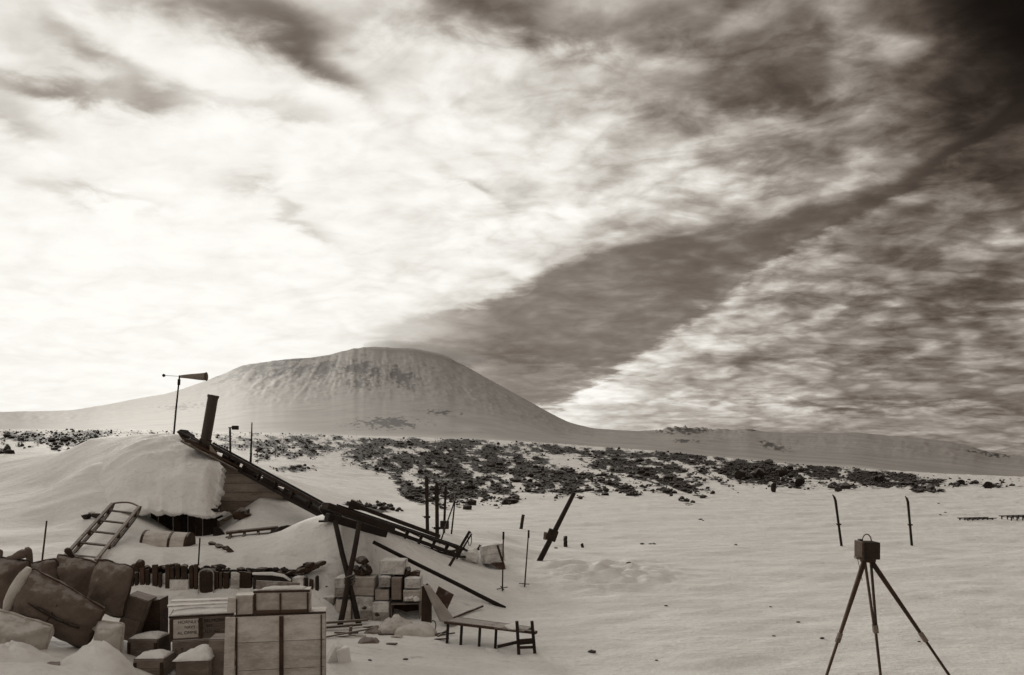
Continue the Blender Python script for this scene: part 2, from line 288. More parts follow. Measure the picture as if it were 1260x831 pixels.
# interpolate the height over the plain rather than the raw slope, scaled by distance
_val = (_q[:, 2]*np.exp(_q[:, 1])+EYE)/(np.exp(_q[:, 1])**.8)
_A = np.linalg.norm(_qx[:, None]-_qx[None], axis=2)
_n = len(_q)
_K = np.zeros((_n+1, _n+1)); _K[:_n, :_n] = -_A-np.eye(_n)*.004; _K[:_n, _n] = 1; _K[_n, :_n] = 1
_W = np.linalg.solve(_K, np.append(_val, 0))
def height(X, Y, fine=True):
    X = np.asarray(X, float); Y = np.asarray(Y, float); shp = X.shape; X = X.ravel(); Y = Y.ravel()
    a = np.arctan2(X, Y); R = np.maximum(np.hypot(X, Y), .5); lr = np.log(R)
    out = np.empty_like(X)
    near = R < 330
    idx = np.nonzero(near)[0]; val = np.zeros_like(X)
    for k in range(0, len(idx), 40000):
        s = idx[k:k+40000]
        d = np.sqrt((a[s, None]*KA-_qx[None, :, 0])**2+(lr[s, None]*KR-_qx[None, :, 1])**2)
        val[s] = -d@_W[:_n]+_W[_n]
    zn = val*R**.8
    if fine:
        ca, sa = math.cos(.35), math.sin(.35)
        uu, vv = X*ca+Y*sa, -X*sa+Y*ca
        amp = np.interp(R, [2, 8, 40, 100, 330], [.02, .05, .09, .16, .35])
        zn = zn+amp*(fbm(uu*.33, vv*.9, 3, 4)*.8+np.abs(fbm(uu*.7, vv*1.7, 9, 3))*.5)
        # wind-carved lumps on the open snow
        px = X/np.maximum(Y, .1)*F+CX
        lump = np.exp(-((px-750)/70)**2-((Y-16.6)/1.5)**2)
        zn = zn+lump*(.06+.50*np.abs(fbm(uu*1.0, vv*1.6, 21, 3)))
        zn = zn+np.exp(-((px-40)/120)**2-((R-8.2)/1.2)**2)*.14*fbm(X*1.8, Y*1.8, 31, 3)
    # far: glacier slopes and the volcano
    pxa = np.where(np.abs(a) < 1.2, np.tan(np.clip(a, -1.2, 1.2))*F+CX, np.where(a < 0, -2000, 3000))
    ca_ = np.maximum(np.cos(a), .3)
    sky = np.interp(pxa, SKY_X, SKY_S); base = np.interp(pxa, CR_PX, CR_PY)+1.5
    Rs = np.exp(np.interp(pxa, [-300, 560, 690, 780, 1100, 1300], np.log([17000, 17000, 9000, 5200, 4200, 3000])))
    s = np.clip((lr-math.log(280))/(np.log(Rs)-math.log(280)), 0, 1.6)
    prof = np.where(s < 1, .30*s+.70*np.clip(s, 0, 1)**2.0, 1.0)
    pyf = base+(sky-base)*prof
    mtn = np.clip((base-sky)/90, 0, 1)
    th = np.arctan2(pyf-330, pxa-455); rad = np.hypot(pxa-455, pyf-330)
    rib = fbm(th*26+.5*fbm(pxa*.04, pyf*.06, 90, 3), rad*.05+pxa*.01, 5, 5, .65)+.5*fbm(pxa*.10+pyf*.10, pyf*.22, 66, 3, .6)
    gul = (0+.45*(np.abs(fbm(pxa*.045+s*9, s*22, 61, 5, .62))-.2)+.55*np.minimum(rib, .25))*sstep(s, .5, .85)*np.clip((1.02-s)*9, .0, 1)
    pyf = pyf+gul*(.5+2.6*mtn)+fbm(pxa*.012, s*5, 8, 3)*.9*sstep(s, .02, .3)*np.clip((1.0-s)*6, 0, 1)
    # crags breaking the skyline on the right
    pyf = pyf-np.abs(fbm(pxa*.16, s*5, 14, 3))*6.5*np.exp(-((pxa-850)/45)**2)*np.exp(-((s-1)/.06)**2)
    pyf = np.where(s > 1, sky+(s-1)*160, pyf)
    zf = EYE-(pyf-HY)/F*(R*ca_)
    b = sstep(lr, math.log(210), math.log(320))
    out = np.where(near, zn*(1-b)+zf*b, zf)
    return out.reshape(shp)
_DS = np.exp(np.linspace(math.log(4), math.log(320), 900))
def G(px, py, dmin=4):
    """first point of the ground along the line of sight through a pixel"""
    D = _DS[_DS >= dmin]
    X = (px-CX)/F*D; Z = EYE-(py-HY)/F*D
    g = height(X, D)
    k = np.nonzero(Z <= g)[0]
    i = int(k[0]) if len(k) else len(D)-1
    if i > 0:
        d0, d1 = Z[i-1]-g[i-1], Z[i]-g[i]
        t = d0/(d0-d1) if d0 != d1 else 0
        Dd = D[i-1]+(D[i]-D[i-1])*max(0, min(1, t))
    else: Dd = D[0]
    return P(px, py, Dd)
def gz(x, y): return float(height(np.array([x]), np.array([y]))[0])

# where the scoria shows through the snow: (px, py, half width, half height, lean, strength)
PATCH = [(25, 538, 34, 7, 0, 1.2), (95, 540, 46, 9, -.08, 1.2), (200, 533, 60, 3, 0, .55), (285, 545, 36, 10, 0, .8), (365, 549, 52, 14, -.05, 1.15), (330, 562, 30, 6, -.2, .7), (362, 577, 24, 5, 0, 1.0),
         (330, 536, 110, 3, 0, .6), (450, 543, 60, 5, 0, .6), (470, 566, 45, 17, .25, 1.1), (452, 626, 30, 6, .1, 1.1), (560, 580, 48, 34, .25, 1.35), (600, 605, 40, 12, .1, 1.0), (645, 578, 55, 22, .55, 1.15),
         (650, 553, 130, 6, .05, .95), (700, 590, 40, 14, .5, 1.1), (765, 573, 60, 14, .4, 1.05), (825, 581, 48, 14, .45, 1.0), (800, 560, 90, 5, .1, .9), (890, 570, 45, 8, .15, 1.0), (940, 582, 40, 14, .05, 1.5),
         (1010, 580, 40, 10, .2, 1.0), (1020, 598, 50, 6, .05, .7), (1075, 588, 45, 10, .2, 1.2), (1130, 594, 45, 5, .12, .9), (1200, 597, 70, 4, .05, .6), (985, 592, 16, 10, 0, .9), (700, 603, 60, 5, -.05, .9), (780, 598, 60, 5, 0, .6)]
_r = random.Random(77)
PATCH += [(_r.uniform(505, 620), _r.uniform(556, 612), _r.uniform(10, 34), _r.uniform(3, 8), _r.uniform(.2, 1.3), _r.uniform(.9, 1.5)) for k in range(34)]
PATCH += [(_r.uniform(600, 880), _r.uniform(560, 604), _r.uniform(10, 36), _r.uniform(2.5, 6), _r.uniform(.2, 1.2), _r.uniform(.8, 1.4)) for k in range(44)]
PATCH += [(_r.uniform(430, 900), 0, _r.uniform(14, 50), _r.uniform(2, 4.5), .1, _r.uniform(.8, 1.4)) for k in range(40)]
PATCH += [(_r.uniform(0, 430), _r.uniform(531, 556), _r.uniform(8, 24), _r.uniform(2, 4.5), _r.uniform(-.3, .3), _r.uniform(.7, 1.3)) for k in range(26)]
PATCH += [(_r.uniform(880, 1160), 0, _r.uniform(8, 26), _r.uniform(2.5, 5), .2, _r.uniform(.8, 1.4)) for k in range(26)]
PATCH = [(x, y if y else float(np.interp(x, CR_PX, CR_PY))+_r.uniform(-1, 8 if x < 880 else 14), w, h, l, st) for (x, y, w, h, l, st) in PATCH]
def scoria(px, py):
    d = np.zeros_like(px)
    for (x, y, w, h, l, s) in PATCH:
        dx = px-x; dy = py-y-dx*l*.5
        d = np.maximum(d, s*np.exp(-(np.abs(dx/w)**2.4+np.abs(dy/h)**2.4)*.8))
    n = fbm((px+py*.5)*.05, (py-px*.4)*.14, 41, 4, .65)*.6+fbm(px*.08, py*.2, 47, 3, .6)*.6
    return np.clip(d*(1+n*1.5)-.14, 0, 1.4)
CRAGS = [(385, 455, 125, 13, -.08, .85), (330, 450, 60, 9, -.25, .8), (300, 462, 40, 8, -.5, .6), (470, 460, 50, 18, .3, .8), (445, 470, 40, 12, .2, .6), (478, 521, 42, 7, 0, 1.0), (545, 508, 26, 3, .15, .8), (222, 500, 30, 5, 0, .7), (350, 443, 90, 4, -.12, .8), (840, 530, 28, 5, 0, 1.1), (918, 529, 12, 3, 0, .9), (952, 549, 16, 4, .5, 1.2), (845, 543, 14, 2.5, 0, .9), (1215, 558, 30, 4, .2, .8)]
def make_ground():
    aa = np.concatenate([np.linspace(-180, -46, 68)[:-1], np.arange(-46, -37, .25), np.arange(-37, 37, .092), np.arange(37, 46, .25), np.linspace(46, 180, 68)[:-1]])
    aa = np.radians(aa)
    rr = np.concatenate([np.exp(np.linspace(math.log(.7), math.log(6.5), 40))[:-1], np.exp(np.linspace(math.log(6.5), math.log(27), 175))[:-1], np.exp(np.linspace(math.log(27), math.log(260), 190))[:-1], np.exp(np.linspace(math.log(260), math.log(26000), 230))])
    na, nr = len(aa), len(rr)
    A, Rr = np.meshgrid(aa, rr)
    X, Y = np.sin(A)*Rr, np.cos(A)*Rr
    Z = height(X, Y)
    co = np.stack([X, Y, Z], -1).reshape(-1, 3)
    i = np.arange(nr-1)[:, None]*na; j = np.arange(na)[None]; j2 = (j+1) % na
    quads = np.stack([i+j, i+j2, i+na+j2, i+na+j], -1).reshape(-1, 4)
    co = np.vstack([co, [[0, 0, gz(0, .7)]]]); cen = len(co)-1
    tris = np.stack([np.full(na, cen), (np.arange(na)+1) % na, np.arange(na)], -1)
    me = bpy.data.meshes.new('ground')
    nl = quads.size+tris.size
    me.vertices.add(len(co)); me.vertices.foreach_set('co', co.ravel())
    me.loops.add(nl); me.loops.foreach_set('vertex_index', np.concatenate([quads[:, ::-1].ravel(), tris[:, ::-1].ravel()]).astype(np.int32))
    npoly = len(quads)+len(tris); me.polygons.add(npoly)
    st = np.concatenate([np.arange(len(quads))*4, len(quads)*4+np.arange(len(tris))*3]).astype(np.int32)
    me.polygons.foreach_set('loop_start', st)
    me.update(calc_edges=True); me.validate()
    me.polygons.foreach_set('use_smooth', np.ones(len(me.polygons), bool))
    Yc = np.maximum(co[:, 1], .1); px = co[:, 0]/Yc*F+CX; py = HY-(co[:, 2]-EYE)/Yc*F
    R = np.hypot(co[:, 0], co[:, 1]); fr = co[:, 1] > .5*R
    s1 = np.where(fr & (R > 30) & (R < 330), scoria(px, py), 0.0)
    s2 = np.zeros(len(co))
    th = np.arctan2(py-330, px-455); rad = np.hypot(px-455, py-330)
    rib = fbm(th*26+.5*fbm(px*.04, py*.06, 90, 3), rad*.05+px*.01, 5, 5, .65)+.7*fbm(px*.16+py*.14, py*.30, 66, 4, .65)
    spk = fbm(px*.22, py*.5, 68, 4, .65)
    for (x, y, w, h, l, s) in CRAGS:
        dx = px-x; dy = py-y-dx*l*.5; mk = s*np.exp(-(dx/w)**2-(dy/h)**2)
        s2 = np.maximum(s2, sstep(mk*1.15+(rib*.9 if y < 480 else spk*1.6), .55, .95)*np.clip(mk*3, 0, 1)*(.85 if y < 480 else 1))
    s2 = np.where(fr & (R > 600), s2, 0)
    s3 = sstep(np.log(R), math.log(260), math.log(900))*.95  # far slopes that take the painted cloud shade
    for nm, v in (('scoria', s1), ('crag', s2), ('glacier_shade', s3)):
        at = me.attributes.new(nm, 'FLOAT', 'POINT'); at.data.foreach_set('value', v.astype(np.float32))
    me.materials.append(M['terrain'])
    o = bpy.data.objects.new('ground', me); COL.objects.link(o); o['kind'] = 'structure'
    return o
make_ground()

# ------------------------------------------------------------------ object helpers
class MB:
    def __init__(s): s.v, s.f = [], []
    def add(s, vs, fs):
        b = len(s.v); s.v += [Vector(v) for v in vs]; s.f += [tuple(i+b for i in f) for f in fs]; return s
    def box(s, cx, cy, cz, w, d, h, mat=None):
        vs = [Vector((cx+sx*w/2, cy+sy*d/2, cz+sz*h/2)) for sz in (-1, 1) for sy in (-1, 1) for sx in (-1, 1)]
        if mat is not None: vs = [mat @ v for v in vs]
        return s.add(vs, [(0, 2, 3, 1), (4, 5, 7, 6), (0, 1, 5, 4), (2, 6, 7, 3), (0, 4, 6, 2), (1, 3, 7, 5)])
    def bar(s, p0, p1, w, h, up=(0, 0, 1)):
        p0, p1 = Vector(p0), Vector(p1); z = (p1-p0).normalized(); x = Vector(up).cross(z)
        if x.length < 1e-4: x = Vector((1, 0, 0))
        x.normalize(); y = z.cross(x)
        vs = [p+x*a*w/2+y*b*h/2 for p in (p0, p1) for a, b in ((-1, -1), (1, -1), (1, 1), (-1, 1))]
        return s.add(vs, [(3, 2, 1, 0), (4, 5, 6, 7), (0, 1, 5, 4), (1, 2, 6, 5), (2, 3, 7, 6), (3, 0, 4, 7)])
    def tube(s, pts, rs, n=8):
        pts = [Vector(p) for p in pts]
        if not isinstance(rs, (list, tuple)): rs = [rs]*len(pts)
        vs, fs = [], []; ref = None
        for i, p in enumerate(pts):
            t = (pts[min(i+1, len(pts)-1)]-pts[max(i-1, 0)]).normalized()
            if ref is None or abs(ref.dot(t)) > .95: ref = Vector((1, 0, 0)) if abs(t.x) < .8 else Vector((0, 1, 0))
            x = (ref-t*ref.dot(t)).normalized(); ref = x; y = t.cross(x)
            vs += [p+(x*math.cos(2*math.pi*k/n)+y*math.sin(2*math.pi*k/n))*rs[i] for k in range(n)]
        for i in range(len(pts)-1):
            for k in range(n): fs.append((i*n+k, i*n+(k+1) % n, (i+1)*n+(k+1) % n, (i+1)*n+k))
        fs.append(tuple(range(n-1, -1, -1))); fs.append(tuple((len(pts)-1)*n+k for k in range(n)))
        return s.add(vs, fs)
    def prism(s, poly, thick):        # polygon of 3D points, pushed along its thickness vector
        n = len(poly); th = Vector(thick); poly = [Vector(p) for p in poly]
        return s.add(poly+[p+th for p in poly], [tuple(range(n)), tuple(range(2*n-1, n-1, -1))]+[(i, i+n, (i+1) % n+n, (i+1) % n) for i in range(n)])
    def build(s, name, mat, parent=None, smooth=False, bevel=0, world=True):
        import bmesh
        off = Vector((0, 0, 0)); inv = None
        if parent is not None and world:
            r = parent
            while r.parent: r = r.parent
            inv = r.matrix_basis.inverted()
        vs = [inv @ v for v in s.v] if inv is not None else s.v
        org = Vector((0, 0, 0))
        if parent is None and s.v:      # a lone mesh sits at its own base
            xs = [v.x for v in vs]; ys = [v.y for v in vs]
            org = Vector(((min(xs)+max(xs))/2, (min(ys)+max(ys))/2, min(v.z for v in vs)))
            vs = [v-org for v in vs]
        me = bpy.data.meshes.new(name); me.from_pydata([tuple(v) for v in vs], [], s.f)
        bm = bmesh.new(); bm.from_mesh(me); bmesh.ops.recalc_face_normals(bm, faces=bm.faces); bm.to_mesh(me); bm.free()
        if smooth: me.polygons.foreach_set('use_smooth', [True]*len(me.polygons))
        me.materials.append(M[mat] if isinstance(mat, str) else mat)
        o = bpy.data.objects.new(name, me); COL.objects.link(o); o.location = org
        if parent is not None: o.parent = parent
        if bevel:
            b = o.modifiers.new('bevel', 'BEVEL'); b.width = bevel; b.segments = 2; b.limit_method = 'ANGLE'
        return o
def tag(o, label, cat, group=None):
    o['label'] = label; o['category'] = cat
    if group: o['group'] = group
    return o
def thing(name, label, cat, loc, rot=(0, 0, 0), group=None, mat=None):
    o = bpy.data.objects.new(name, None); COL.objects.link(o); o.empty_display_size = .1
    if mat is not None: o.matrix_basis = mat
    else: o.location = loc; o.rotation_euler = rot
    return tag(o, label, cat, group)

def snow_cap(parent, x0, x1, y0, y1, z, hmax, seed=0, nx=14, ny=8, name='snow_cap', slope=0.0):
    """a soft heap of snow lying on a flat top (local coordinates of the thing)"""
    gx, gy = np.meshgrid(np.linspace(0, 1, nx), np.linspace(0, 1, ny))
    e = np.clip(np.sin(np.pi*gx)*np.sin(np.pi*gy), 0, 1)**.4
    hgt = e*hmax*(.65+.5*fbm(gx*3+seed, gy*2.5+seed*1.7, seed, 3))*(1+slope*(gx-.5)*2)
    X = x0+(x1-x0)*gx; Y = y0+(y1-y0)*gy; wob = (1-e)*.02*fbm(gx*9+seed, gy*9, seed+5, 2)
    top = np.stack([X+wob, Y+wob, z+np.maximum(hgt, .002)], -1).reshape(-1, 3); bot = np.stack([X, Y, np.full_like(X, z-.004)], -1).reshape(-1, 3)
    vs = [tuple(v) for v in top]+[tuple(v) for v in bot]; N = nx*ny; fs = []
    for j in range(ny-1):
        for i in range(nx-1):
            a = j*nx+i; fs.append((a, a+1, a+nx+1, a+nx)); fs.append((N+a, N+a+nx, N+a+nx+1, N+a+1))
    ring = [i for i in range(nx)]+[j*nx+nx-1 for j in range(1, ny)]+[(ny-1)*nx+i for i in range(nx-2, -1, -1)]+[j*nx for j in range(ny-2, 0, -1)]
    for k in range(len(ring)):
        a, b = ring[k], ring[(k+1) % len(ring)]; fs.append((a, N+a, N+b, b))
    mb = MB(); mb.add(vs, fs)
    return mb.build(name, 'snow', parent, smooth=True, world=False)

def crate(name, label, cat, loc, yaw, w, d, h, nb=2, mat='case', frame='dark', battens=(), posts=(), tilt=(0, 0), cap=0, group=None, open_front=False, seed=0, edge=.02, sides=True, bframe=True):
    """wooden case; local x along the front, y away from the viewer, z up; front-left-bottom corner at loc"""
    t = thing(name, label, cat, loc, (tilt[0], tilt[1], yaw), group)
    th = .014; rnd = random.Random(seed*13+5)
    if open_front:
        m = MB(); m.box(w/2, d-th/2, h/2, w, th, h); m.build('back_board', frame, t, world=False)
        for xx in (th/2, w-th/2): m = MB(); m.box(xx, (d-th)/2, h/2, th, d-th-.002, h); m.build('side_board', mat, t, world=False)
        for zz in (th/2, h-th/2): m = MB(); m.box(w/2, (d-th)/2, zz, w-2*th-.004, d-th-.004, th); m.build('end_board', mat, t, world=False)
    else:
        m = MB(); m.box(w/2, d/2, h/2, w-.02, d-.02, h-.02); m.build('box_core', frame, t, world=False)
        bh = h/nb
        for k in range(nb):
            g = rnd.uniform(.002, .0045); dz = bh*k
            m = MB(); m.box(w/2, .004-rnd.uniform(0, .004), dz+bh/2, w-.004-rnd.uniform(0, .006), th, bh-g); m.build('plank', mat, t, world=False, bevel=.003)
            if sides:
                for xx in (.004, w-.004):
                    m = MB(); m.box(xx, d/2+.006, dz+bh/2, th, d-.022, bh-g); m.build('plank', mat, t, world=False)
        nt = max(2, int(d/.16))
        for k in range(nt):
            m = MB(); m.box(w/2, .012+(d-.012)*(k+.5)/nt, h-.002, w+.006, (d-.012)/nt-.005, th); m.build('lid_board', mat, t, world=False)
        m = MB(); m.box(w/2, -.006, h-edge/2+.003, w+.012, .016, edge)
        if bframe: m.build('rim_batten', frame, t, world=False)
    for (bx, bw, bm) in battens:
        m = MB(); m.box(bx, -.012, h/2-.012, bw, .018, h-.028); m.build('batten', bm, t, world=False, bevel=.003)
    if cap: snow_cap(t, .01, w-.01, .015, d-.01, h+.006, cap, seed)
    return t

def sledge(name, label, o, xd, zd, L, W, H, ncross=5, mat='brown', bow=True, group=None, rail=.028, cat='sledge', rmat=None):
    """o: near left end of the lower runner; xd along, zd up off the snow; local frame x,y,z"""
    xd = Vector(xd).normalized(); zd = Vector(zd); zd = (zd-xd*zd.dot(xd)).normalized(); yd = zd.cross(xd)
    mx = Matrix.Translation(o) @ Matrix((xd, yd, zd)).transposed().to_4x4()
    t = thing(name, label, cat, None, group=group, mat=mx)
    for yy in (0, W):
        m = MB(); n = 10
        pts = [(0, yy, 0.01), (L*.8, yy, 0)]
        if bow: pts += [(L*.8+L*.2*math.sin(a), yy, H*(1-math.cos(a))) for a in np.linspace(.25, 1.45, 6)]
        else: pts += [(L, yy, 0.01)]
        for a, b in zip(pts[:-1], pts[1:]): m.bar(a, b, .05, rail*.8)
        m.build('runner', rmat or mat, t, world=False)
        m = MB(); m.bar((L*.03, yy, H), (L*(.97 if bow else 1), yy, H), .045, rail); m.build('rail', mat, t, world=False)
        for k in range(ncross):
            xx = L*(.1+.78*k/(ncross-1))
            m = MB(); m.bar((xx, yy, .005), (xx, yy, H-.005), rail, .035, (1, 0, 0)); m.build('upright', rmat or mat, t, world=False)
    for k in range(ncross):
        xx = L*(.1+.78*k/(ncross-1))
        m = MB(); m.bar((xx, -.02, H-rail), (xx, W+.02, H-rail), .05, .02); m.build('cross_bar', rmat or mat, t, world=False)
    if bow:
        m = MB(); n = 9
        pts = [(L*.97+.14*math.sin(math.pi*k/n), W*k/n, H*1.02) for k in range(n+1)]
        m.tube(pts, .016, 6); m.build('bow', mat, t, world=False)
    return t
def pole(name, label, cat, p0, p1, r0, r1=None, mat='dark', group=None, sink=.12, n=8):
    p0, p1 = Vector(p0), Vector(p1); d = (p1-p0).normalized()
    m = MB(); k = 6; rs = r1 if r1 else r0; j = random.Random(int(p0.x*1000))
    pts = [p0-d*sink]+[p0.lerp(p1, i/k)+Vector((j.uniform(-1, 1), 0, j.uniform(-1, 1)))*r0*.12*(0 < i < k) for i in range(k+1)]
    m.tube(pts, [r0]+[r0+(rs-r0)*i/k for i in range(k+1)], n)
    return tag(m.build(name, mat, smooth=True), label, cat, group)
def plank(name, label, cat, p0, p1, w, h, mat='dark', group=None, up=(0, 0, 1)):
    m = MB(); m.bar(p0, p1, w, h, up); return tag(m.build(name, mat, bevel=min(w, h)*.12), label, cat, group)

# ------------------------------------------------------------------ the half buried hut
hut = thing('hut', 'wooden hut buried to its roof in snow with a leaning stovepipe', 'hut', P(268, 655, 17.6))
def gable_pt(px, py): return P(px, py, 17.5+(px-262)/150*.9)
m = MB(); m.prism([gable_pt(258, 664)+Vector((0, .05, 0)), gable_pt(415, 664)+Vector((0, .05, 0)), gable_pt(412, 637)+Vector((0, .05, 0)), gable_pt(258, 563)+Vector((0, .05, 0))], (0, .04, 0)); m.build('inner_wall', 'black', hut)
def top_y(px): return 552+(px-240)*(634-552)/(410-240)
rows = [548, 569, 583, 595, 606, 617, 629, 641, 653, 664]
for k, (a, b) in enumerate(zip(rows[:-1], rows[1:])):      # weatherboards, lapped
    x1 = 240+(b-552)*(410-240)/(634-552); x0 = 240+(a-552)*(410-240)/(634-552)
    xl = 258
    if x1 <= xl+2: continue
    poly = [gable_pt(xl, b-.4), gable_pt(min(x1, 418), b-.4), gable_pt(min(max(x0, xl+.5), 418), a), gable_pt(xl, a)]
    poly = [p+Vector((0, -.006*(i < 2)-.004*(k % 2), 0)) for i, p in enumerate(poly)]
    m = MB(); m.prism(poly, (0, .03, 0)); m.build('weatherboard', 'plank', hut)
for px in (287, 330):
    m = MB(); m.bar(gable_pt(px, 655)+Vector((0, .06, 0)), gable_pt(px, top_y(px)+2)+Vector((0, .06, 0)), .06, .04, (0, 1, 0)); m.build('stud', 'dark', hut)
m = MB(); m.bar(gable_pt(266, 668)+Vector((-.02, -.05, 0)), gable_pt(271, 578)+Vector((0, -.05, 0)), .13, .10, (0, 1, 0)); m.build('corner_post', 'brown', hut)
m = MB(); m.bar(gable_pt(259, 668)+Vector((-.02, -.10, 0)), gable_pt(262, 615)+Vector((0, -.10, 0)), .08, .10, (0, 1, 0)); m.build('door_post', 'dark', hut)
# far roof slope: two boards and the barge board seen on edge
a0, a1 = gable_pt(226, 541), gable_pt(416, 640)
m = MB(); m.prism([a0+Vector((0, -.12, .02)), a1+Vector((0, -.12, .02)), a1+Vector((0, 1.6, -.30)), a0+Vector((0, 1.6, -.40))], (0, 0, .05)); m.build('roof', 'dark', hut)
m = MB(); m.bar(a0+Vector((0, -.15, -.03)), a1+Vector((0, -.15, -.03)), .03, .11, (0, 1, 0)); m.build('barge_board', 'brown', hut)
# porch wall under the overhanging roof snow
pw = P(186, 640, 16.5); pe = P(268, 640, 16.5)
nb = 9
for k in range(nb):
    q0 = pw.lerp(pe, k/nb); q1 = pw.lerp(pe, (k+1)/nb-.012)
    m = MB(); m.box((q0.x+q1.x)/2, 16.5+.01*(k % 2), 1.1, q1.x-q0.x, .03, .85); m.build('porch_board', 'black' if k % 3 else 'dark', hut)
m = MB(); m.bar(P(184, 629, 16.0), P(268, 628, 16.0), .07, .10, (0, 1, 0)); m.build('eave_beam', 'black', hut)
# the snow slab on the near slope
def roof_snow():
    top = [(96, 546, 22), (120, 541.5, 21.5), (150, 538, 20.8), (180, 535.5, 20.2), (205, 535, 19.8), (222, 537, 19.3), (238, 544, 18.6), (255, 558, 17.9), (268, 568, 17.4), (276, 575, 17.1)]
    bot = [(110, 618, 16.2), (128, 622, 16.0), (148, 627, 15.8), (170, 628.5, 15.7), (190, 628.5, 15.65), (206, 628.5, 15.65), (222, 629, 15.65), (240, 630, 15.7), (253, 632, 15.75), (262, 633, 15.9)]
    n, rows_ = len(top), 36; vs, fs = [], []
    nn = 80; tt = np.linspace(0, n-1, nn)
    T = np.stack([np.interp(tt, range(n), [q[i] for q in top]) for i in range(3)], 1); B = np.stack([np.interp(tt, range(n), [q[i] for q in bot]) for i in range(3)], 1)
    JB = fbm(np.arange(nn)*.22, np.zeros(nn)+.3, 55, 4, .6)*.07
    for i in range(nn):
        p0, p1 = P(*T[i]), P(*B[i])
        for r in range(rows_+1):
            s = r/rows_; p = p0.lerp(p1, s); p.z += JB[i]*s**7
            p = p+Vector((0, -.25, .32))*math.sin(math.pi*min(1, s*1.02))*.8*(1 if i < nn-12 else (nn-1-i)/12)
            w_ = .16*float(fbm(np.array([p.x*.9+p.y*.3]), np.array([p.y*1.6]), 77, 5, .6)[0])+.07*abs(float(fbm(np.array([p.x*2.2+p.y]), np.array([p.y*3.0]), 79, 4, .6)[0])); p.z += w_*(.5+s*.5)*(1 if i < nn-3 else .4)
            if i >= nn-3: p.x += .13*float(fbm(np.array([s*8.0]), np.array([.5]), 71, 4, .65)[0])
            p.z -= 1.1*max(0, 1-i/30)**2*(1-.5*s)
            vs.append(p)
        pe_ = P(*B[i])+Vector((0, 0, JB[i]))
        vs.append(pe_+Vector((0, .10, -.09))); vs.append(pe_+Vector((0, .9, -.02)))
    m_ = rows_+3
    for i in range(nn-1):
        for r in range(m_-1): fs.append((i*m_+r, i*m_+r+1, (i+1)*m_+r+1, (i+1)*m_+r))
    last = [(nn-1)*m_+r for r in range(m_)]
    b0 = len(vs)
    for r in last: vs.append(Vector(vs[r])+Vector((-.12, .55, -.10)))
    for r in range(m_-1): fs.append((last[r], last[r+1], b0+r+1, b0+r))
    mb = MB(); mb.add(vs, fs); return mb.build('roof_snow', 'snow', hut, smooth=True)
roof_snow()
# stovepipe
b, t_ = P(252, 548, 18.6), P(262.5, 487, 18.6)
m = MB(); d = (t_-b).normalized(); m.tube([b-d*.3, b, t_], [.115, .115, .115], 16)
ch = m.build('chimney', 'metal', hut, smooth=False)
m = MB(); m.tube([t_-d*.05, t_+d*.012], .128, 16); m.build('rim', 'metal', ch)
m = MB(); m.tube([b-d*.02, b+d*.14], .135, 16); m.build('collar', 'dark', ch)
m = MB(); m.box(0, 0, 0, .62, .5, .3, Matrix.Translation(P(246, 553, 18.7)) @ Matrix.Rotation(.35, 4, 'Y')); m.build('chimney_base', 'dark', hut)
# dark broken cowl and boards on the ridge left of the stovepipe
def rock_mesh(seed, sub=1, squash=.7):
    import bmesh
    bm = bmesh.new(); bmesh.ops.create_icosphere(bm, subdivisions=sub, radius=1)
    r = random.Random(seed); q = [Vector((r.uniform(-1, 1), r.uniform(-1, 1), r.uniform(-1, 1))).normalized() for _ in range(7)]; k = [r.uniform(.45, .85) for _ in q]
    for v in bm.verts:
        p = v.co.copy()
        for n, dd in zip(q, k):
            e = p.dot(n)-dd
            if e > 0: p -= n*e
        p *= r.uniform(.9, 1.08) if sub < 2 else r.uniform(.80, 1.12); p.z *= squash; v.co = p
    vs = [v.co.copy() for v in bm.verts]; bm.verts.index_update(); fs = [tuple(v.index for v in f.verts) for f in bm.faces]; bm.free()
    return vs, fs
def lump(name, label, cat, c0, sx, sy, sz, mat, seed, rot=0, sub=2, group=None, squash=.8, parent=None):
    vs, fs = rock_mesh(seed, sub, squash); mx = Matrix.Translation(c0) @ Matrix.Rotation(rot, 4, 'Y') @ Matrix.Diagonal((sx, sy, sz, 1))
    m = MB(); m.add([mx @ v for v in vs], fs); o = m.build(name, mat, parent)
    return tag(o, label, cat, group) if parent is None else o
lump('ridge_rubble', 'heap of dark rubble on the hut ridge beside the stovepipe', 'rubble', P(229, 535, 18.9), .22, .2, .16, 'black', 3)
for i, (x0, y0, x1, y1) in enumerate([(222, 531, 246, 544), (236, 538, 262, 552)]):
    plank('roof_board', ['loose dark board lying on the hut ridge above the wind vane foot', 'loose dark board lying below the stovepipe foot'][i], 'board', P(x0, y0, 18.8), P(x1, y1, 18.4), .10, .03, 'black')

